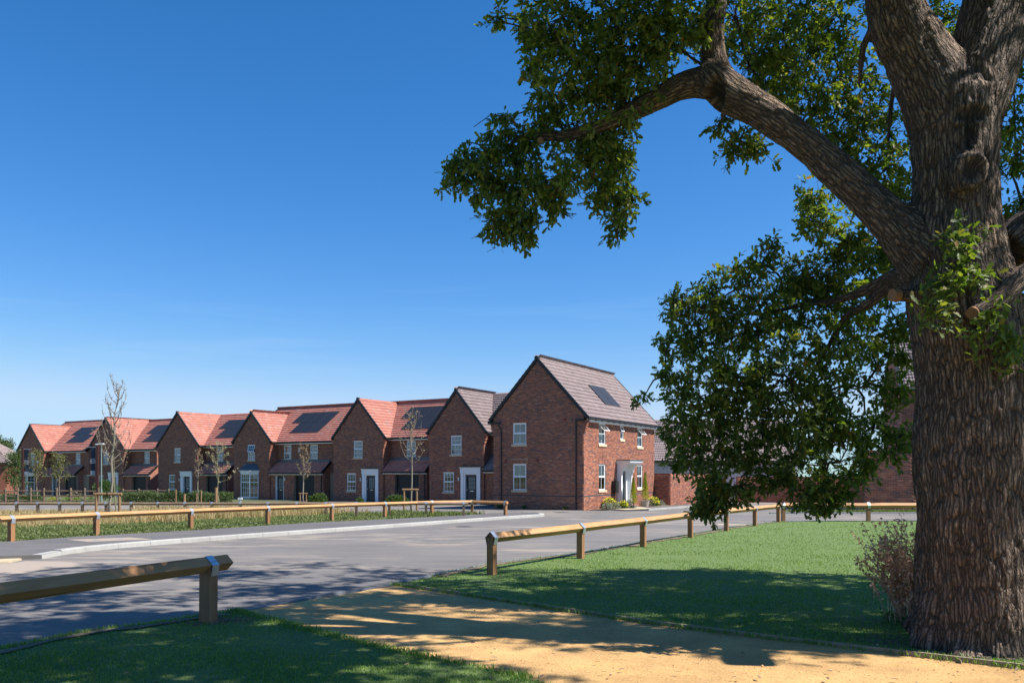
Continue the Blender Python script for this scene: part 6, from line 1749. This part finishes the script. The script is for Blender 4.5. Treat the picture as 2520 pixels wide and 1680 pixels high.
for (dx, dy, Y, r, ax) in ((2051, 678, 7.84, 16, (-1, -.25, 0)), (2234, 719, 7.44, 15, (-.7, -.7, -.35)), (2321, 512, 8.6, 16, (-1, -.35, 0)), (1241, 323, 9.05, 8, (-.1, -.9, -.2))):
    c = A(dx, dy, Y); d = Vector(ax).normalized(); rr = px_r(r, Y) * .92
    MB().tube([c - d * .06, c + d * .012], rr, 14).build('cut_face', M['cut_wood'], trunk)
tb = MB()

# ---- crown: blobs of leaves hung from a branching twig net
BL = [  # column, row, radius (photo px), distance, density
 (1290, 40, 95, 9.0, 1), (1400, 30, 120, 8.8, 1), (1530, 40, 120, 8.7, 1), (1330, 150, 105, 9.0, 1), (1440, 150, 110, 8.8, 1), (1550, 110, 85, 8.6, 1), (1260, 110, 55, 9.1, .9),
 (1375, 250, 95, 9.0, 1), (1300, 290, 75, 9.1, 1), (1265, 220, 60, 9.1, .9), (1430, 225, 60, 8.9, .9), (1410, 320, 60, 9.0, .9), (1345, 370, 80, 9.1, 1), (1410, 400, 58, 9.1, .9), (1300, 420, 55, 9.1, .9), (1390, 455, 42, 9.1, .8), (1440, 460, 32, 9.1, .7), (1425, 505, 28, 9.1, .7), (1415, 535, 14, 9.1, .7),
 (1225, 330, 55, 9.2, .85), (1160, 300, 38, 9.3, .7), (1130, 335, 35, 9.3, .7), (1195, 385, 55, 9.2, .9), (1120, 390, 48, 9.3, .85), (1070, 375, 34, 9.3, .7), (1040, 385, 22, 9.3, .6), (1045, 420, 24, 9.3, .6), (1095, 435, 34, 9.3, .75), (1160, 440, 50, 9.2, .85), (1225, 440, 50, 9.2, .9), (1180, 490, 42, 9.2, .8), (1150, 530, 28, 9.2, .7), (1200, 525, 34, 9.2, .7), (1130, 505, 20, 9.2, .6), (1215, 545, 14, 9.2, .6), (1275, 475, 28, 9.2, .7),
 (1142, 42, 17, 9.2, .8), (1212, 38, 20, 9.2, .8), (1222, 160, 22, 9.2, .7), (1210, 90, 20, 9.2, .6),
 (1690, 40, 110, 9.6, .85), (1800, 60, 115, 10.0, .85), (1900, 60, 100, 10.2, .85), (1720, 150, 90, 9.8, .8), (1830, 170, 105, 10.2, .85), (1930, 160, 85, 10.3, .8), (1770, 240, 60, 10.0, .6), (1880, 260, 85, 10.4, .8), (1960, 260, 80, 10.5, .8), (2040, 300, 60, 10.6, .75), (1950, 340, 70, 10.5, .75), (2040, 380, 60, 10.6, .7), (2065, 450, 55, 10.6, .8), (1990, 430, 40, 10.4, .5),
 (1700, 322, 34, 9.4, .7), (1650, 290, 18, 9.2, .6), (1735, 340, 26, 9.5, .6), (1680, 350, 14, 9.4, .5),
 (1870, 455, 48, 10.0, .85), (1900, 520, 55, 10.0, .9), (1960, 560, 45, 10.0, .85), (1855, 500, 22, 10, .7), (1925, 595, 30, 10.2, .8), (2010, 580, 50, 10.3, .7), (2060, 560, 35, 10.4, .7),
 (2330, 280, 60, 10.2, .7), (2335, 370, 55, 10.2, .7), (2345, 460, 50, 10.2, .75), (2325, 545, 50, 10.2, .6), (2340, 60, 60, 10.5, .4), (2170, 40, 50, 10.6, .65), (2190, 110, 30, 10.6, .6), (2150, 90, 30, 10.6, .5), (2325, 200, 35, 10.4, .5), (2320, 610, 30, 10, .5), (2350, 760, 60, 9.6, .6),
 (1600, 715, 70, 10.4, .9), (1550, 700, 32, 10.4, .6), (1650, 690, 70, 10.4, .95), (1720, 655, 65, 10.4, .95), (1795, 640, 50, 10.4, .9), (1750, 605, 26, 10.4, .6), (1776, 560, 15, 10.4, .9), (1850, 640, 60, 10.4, .95), (1915, 640, 60, 10.2, .95), (1985, 620, 50, 10.4, .7), (1960, 700, 70, 10.2, 1), (2040, 700, 45, 10.2, .9), (2050, 600, 30, 10.6, .6),
 (1570, 790, 48, 10.4, .75), (1640, 790, 90, 10.3, 1), (1740, 760, 100, 10.2, 1), (1840, 740, 95, 10.1, 1), (1930, 790, 85, 10.2, .85), (2020, 790, 55, 10.3, .75), (2070, 760, 35, 10.3, .8), (2085, 830, 30, 10.3, .8),
 (1600, 880, 75, 10.3, .95), (1700, 880, 100, 10.2, 1), (1800, 860, 100, 10.1, 1), (1900, 900, 90, 10.2, .95), (1990, 880, 60, 10.3, .8), (2060, 900, 38, 10.3, .7),
 (1575, 970, 45, 10.4, .8), (1650, 975, 80, 10.3, 1), (1750, 970, 95, 10.2, 1), (1850, 970, 95, 10.2, 1), (1940, 980, 70, 10.2, .9), (2010, 970, 45, 10.3, .7), (2070, 1000, 35, 10.4, .7), (2050, 1040, 22, 10.4, .6),
 (1590, 1040, 45, 10.4, .8), (1660, 1060, 70, 10.3, .95), (1750, 1060, 80, 10.2, .95), (1850, 1065, 85, 10.2, 1), (1930, 1060, 60, 10.2, .9), (1975, 1080, 38, 10.2, .8), (1990, 1030, 35, 10.3, .7),
 (1630, 1110, 45, 10.3, .85), (1610, 1150, 28, 10.3, .75), (1640, 1160, 26, 10.3, .7), (1700, 1115, 40, 10.3, .85), (1780, 1125, 40, 10.2, .85), (1850, 1135, 45, 10.2, .85), (1905, 1130, 38, 10.2, .8), (1880, 1160, 20, 10.2, .6), (1940, 1130, 22, 10.2, .6),
 (1617, 1172, 20, 10.3, .9), (1650, 1145, 28, 10.3, .9), (1890, 1168, 16, 10.2, .7), (1530, 860, 22, 10.5, .5), (1520, 790, 16, 10.5, .5), (1535, 1000, 20, 10.5, .5), (1478, 915, 11, 10.5, .8), (1560, 1065, 22, 10.5, .6), (1565, 910, 30, 10.5, .6)]
blobs = [(A(x, y, Y + (random.uniform(-.25, .25) if r > 40 else 0)), px_r(r, Y), d) for x, y, r, Y, d in BL]
VIS = len(blobs)
# unseen rest of the crown, leaf masses set where their shade should fall
UPB = []
rs = random.Random(21)
SX, SY = SUN_V.x / SUN_V.z, SUN_V.y / SUN_V.z
def hidden(x, y, z, r):
    """outside the photographed part of the crown, whose shape the photo fixes"""
    if y < .5: return True
    top = CAM_H + HZ / F_PX * y
    return z - r > top + .5 or (x - r) / (y + .01) > .64
def grow(n, x0, x1, y0, y1, zlo, zhi, dens, cond=None):  # picks ground to be shaded, then sets a leaf blob sunward of it
    k = 0
    for _ in range(n * 60):
        if k >= n: break
        gx = rs.uniform(x0, x1); gy = rs.uniform(y0, y1); z = rs.uniform(zlo, zhi); r = rs.uniform(.5, .95)
        x = gx + SX * z; y = gy + SY * z
        if cond and not cond(gx, gy): continue
        if not hidden(x, y, z, r): continue
        if math.hypot(x - 4.3, y - 8) > 9.5: continue
        UPB.append((Vector((x, y, z)) - OFF, r, dens)); k += 1
grow(120, -7.5, -.2, 4.6, 10.0, 6.2, 13.5, .9, lambda x, y: y < 8.9 - (x + 3.2) * .85 + .3 or x < -3.4)
grow(40, -8.5, -1.0, 10.0, 16.2, 7.0, 14, .55)
grow(13, -3.2, 2.2, 7.4, 12.0, 6.5, 13, .45, lambda x, y: not (x > .8 and y < 8.6))
grow(105, -1.0, 7.0, 9.0, 15.0, 5.0, 12.5, .9, lambda x, y: y > 10.3 + max(0, 2.0 - x) * .78 and y < 14.8 - max(0, x - 3.6) * .45)
grow(36, 2.2, 8.5, 7.9, 10.4, 6.0, 13.5, .8)
blobs += UPB
# nodes for twigs: limbs first
nodes = [(q, r) for c in RC for (q, r) in c if r < .30]
kd = KDTree(len(nodes))
for i, (q, r) in enumerate(nodes): kd.insert(q, i)
kd.balance()
tw = MB(); conn = [n_[0] for n_ in nodes[::3]]
order = sorted(range(len(blobs)), key=lambda i: kd.find(blobs[i][0])[2])
linked = [q for q in conn]
def rnv(s): return Vector((random.gauss(0, s), random.gauss(0, s), random.gauss(0, s)))
for i in order:
    c, r, d = blobs[i]
    arr = np.array([tuple(p) for p in linked]); dd = np.linalg.norm(arr - np.array(tuple(c)), axis=1); j = int(np.argmin(dd)); s = linked[j]
    L = (c - s).length; mid1 = s.lerp(c, .35) + rnv(L * .06) + Vector((0, 0, L * .05)); mid2 = s.lerp(c, .7) + rnv(L * .06)
    r0 = min(.06, .006 + L * .018 + r * .012)
    tw.tube([s, mid1, mid2, c], [r0, r0 * .8, r0 * .62, r0 * .4], 5, cap=False)
    linked += [mid1, mid2, c]
    if i < VIS:
        for k_ in range(int(5 + r * 22)):
            e = c + Vector(tuple(sphere_pts(1)[0])) * r * random.uniform(.6, 1.0); m1 = c.lerp(e, .5) + rnv(r * .12)
            tw.tube([c, m1, e], [.006, .004, .0025], 3, cap=False)
# bare twigs against the sky
for P in (((1225, 215), (1215, 235), (1210, 255), (1165, 270), (1130, 262), (1088, 292)), ((1120, 352), (1100, 332), (1085, 328), (1060, 328)), ((1245, 215), (1228, 205), (1218, 190)), ((1212, 44), (1180, 45), (1150, 40))):
    pts = [A(x, y, 9.2) for x, y in P]; tw.tube(pts, [.012 * (1 - .8 * i / len(pts)) for i in range(len(pts))], 5)
tw.build('twigs', M['twig'], oak, stuff=True, smooth=True, uv=False)
# leaves, gathered in rosettes at twig ends
def oak_leaves(name, bl, per_area, size, tmpl, cluster=7):
    Ps = []; Ds = []
    for c, r, d in bl:
        n = int(per_area * r * r * d ** .6 * (1.0 + .25 / max(r, .12))) + 6; nc = max(2, n // cluster)
        u = sphere_pts(nc) * (RNG.random((nc, 1)) ** .42) * r * np.array([[1, 1, 1]])
        # break the ball up: drop rosettes by a lumpy noise
        Pc = u + np.array(tuple(c))
        keep = vnoise(Pc[:, 0] * 3.6, Pc[:, 1] * 3.6, Pc[:, 2] * 3.6) > (.37 if r > .2 else .1)
        Pc = Pc[keep]; nc = len(Pc)
        ax = unit(u[keep] + RNG.normal(0, r * .35, (nc, 3)) + np.array([[0, 0, -.06]]))
        a3 = np.repeat(Pc, cluster, 0) + RNG.normal(0, .028, (nc * cluster, 3)); dd_ = np.repeat(ax, cluster, 0) * .55 + RNG.normal(0, .62, (nc * cluster, 3)); dd_[:, 2] -= .18
        Ps.append(a3); Ds.append(dd_)
    P = np.concatenate(Ps); D = np.concatenate(Ds)
    leaf_cloud(name, P, D, size * RNG.uniform(.6, 1.25, len(P)), M['oak_leaf'], oak, tmpl, up=.75)
    return len(P)
n1_ = oak_leaves('crown', blobs[:VIS], 3300, .084, LEAF_OAK)
n2_ = oak_leaves('unseen_shade_crown', blobs[VIS:], 800, .15, LEAF_SIMPLE)  # out-of-view leaves, placed and thickened to shade the ground
# loose sprays that reach past the masses and hang from the tips
sp_ = MB(); Ps = []; Ds = []
for c, r, d in blobs[:VIS]:
    for _ in range(int(3 + r * 16)):
        u = Vector(tuple(sphere_pts(1)[0])); b = c + u * r * random.uniform(.55, .95); L = random.uniform(.07, .20)
        dv_ = (u + rnv(.35) + Vector((0, 0, -.08))).normalized(); m1 = b + dv_ * L * .5; e = b + dv_ * L + Vector((0, 0, -L * .12))
        sp_.tube([b, m1, e], [.005, .0035, .002], 3, cap=False)
        for q in range(int(5 + L * 30)):
            t = random.uniform(.15, 1.05); p = b.lerp(m1, t * 2) if t < .5 else m1.lerp(e, t * 2 - 1)
            Ps.append(tuple(p + rnv(.012))); dd3 = dv_ * .7 + rnv(.55); Ds.append(tuple(dd3))
sp_.build('spray_twigs', M['twig'], oak, stuff=True, uv=False)
leaf_cloud('leaf_sprays', np.array(Ps), np.array(Ds), .084 * RNG.uniform(.55, 1.25, len(Ps)), M['oak_leaf'], oak, LEAF_OAK, up=.8)
print('sprays', len(Ps), 'oak leaves', n1_, n2_, 'trunk verts', nv)
# leafy shoots on the trunk: large enough in the photo to be single leaves
lt = LEAF_OAK; lm_ = []
for vari in range(3):
    me_ = bpy.data.meshes.new('leaf'); v, f = leaf_template(OAK, .15 + .15 * vari, .08 + .1 * vari); me_.from_pydata([tuple(q) for q in v], [], [tuple(q) for q in f]); me_.materials.append(M['oak_leaf']); lm_.append(me_)
sh = MB(); k_ = 0
for (dx, dy, r, Y, n) in ((2205, 565, 45, 7.45, 60), (2160, 640, 40, 7.45, 40), (2245, 640, 35, 7.4, 30), (2150, 715, 48, 7.4, 75), (2290, 770, 60, 7.35, 60), (2320, 825, 35, 7.35, 35)):
    c = A(dx, dy, Y); rr = px_r(r, Y); b0 = c + Vector((.05, .35, -.1))
    for q in range(max(4, n // 7)):
        e = c + Vector((random.gauss(0, .55) * rr, random.uniform(-.18, .1), random.gauss(0, .55) * rr)); sh.tube([b0, b0.lerp(e, .5) + rnv(.02), e], [.006, .004, .0025], 4, cap=False)
        for t in range(7):
            if k_ >= 300: break
            o = bpy.data.objects.new('leaf', lm_[k_ % 3]); link(o, oak); k_ += 1
            d = (Vector((random.gauss(0, 1), random.gauss(-.2, .6), random.gauss(.1, .8)))).normalized(); zz = Vector((random.gauss(0, .5), random.gauss(-.5, .4), 1)); yv = zz.cross(d).normalized(); zv = d.cross(yv)
            s = random.uniform(.06, .11); p = e + rnv(.018)
            o.matrix_local = Matrix(((d.x * s, yv.x * s, zv.x * s, p.x), (d.y * s, yv.y * s, zv.y * s, p.y), (d.z * s, yv.z * s, zv.z * s, p.z), (0, 0, 0, 1)))
sh.build('shoots', M['twig'], oak, stuff=True)
Ps = []; Ds = []
for (dx, dy, rx_, rz_, n) in ((2205, 560, 38, 50, 150), (2175, 640, 45, 30, 110), (2245, 640, 40, 40, 110), (2150, 705, 45, 38, 150), (2285, 770, 60, 40, 190), (2330, 810, 40, 40, 130), (2300, 700, 30, 25, 50)):
    for _ in range(n // 9):
        c = A(dx + random.gauss(0, .5) * rx_, dy + random.gauss(0, .5) * rz_, 7.42 + random.uniform(-.15, .05))
        for _ in range(6): Ps.append(tuple(c + rnv(.03))); Ds.append((random.gauss(0, 1), random.gauss(-.2, .6), random.gauss(.05, .7)))
leaf_cloud('shoot_leaves', np.array(Ps), np.array(Ds), .085 * RNG.uniform(.6, 1.25, len(Ps)), M['oak_leaf'], oak, LEAF_OAK, up=.6)
# wood chips and litter round the foot
clods('wood_chips', [(4.15, 7.62), (4.5, 7.42), (4.0, 7.75), (3.6, 8.15), (5.0, 7.3)], 900, .16, .006, .028, M['wood_chip'])
bpy.context.view_layer.update()

# real-world reflectances: the exposure is set for them
KEEP = {'white_upvc', 'galvanised_steel', 'brushed_metal', 'window_glass', 'curtain_cloth', 'hoggin_sand', 'oak_leaf', 'oak_bark', 'brick', 'brick_dark', 'brick_masonry', 'dock_seed', 'yellow_flower', 'golden_conifer', 'cast_stone'}
for m in bpy.data.materials:
    if m.name in KEEP or not m.use_nodes: continue
    nt = m.node_tree
    for nd in list(nt.nodes):
        sk = nd.inputs.get('Base Color') if nd.type == 'BSDF_PRINCIPLED' else (nd.inputs.get('Color') if nd.type == 'BSDF_TRANSLUCENT' else None)
        if sk is not None and sk.is_linked:
            src = sk.links[0].from_socket
            mm_ = mixc(nt, 1.0, src, (.74, .74, .74), 'MULTIPLY'); nt.links.new(mm_, sk)
bpy.context.view_layer.update()
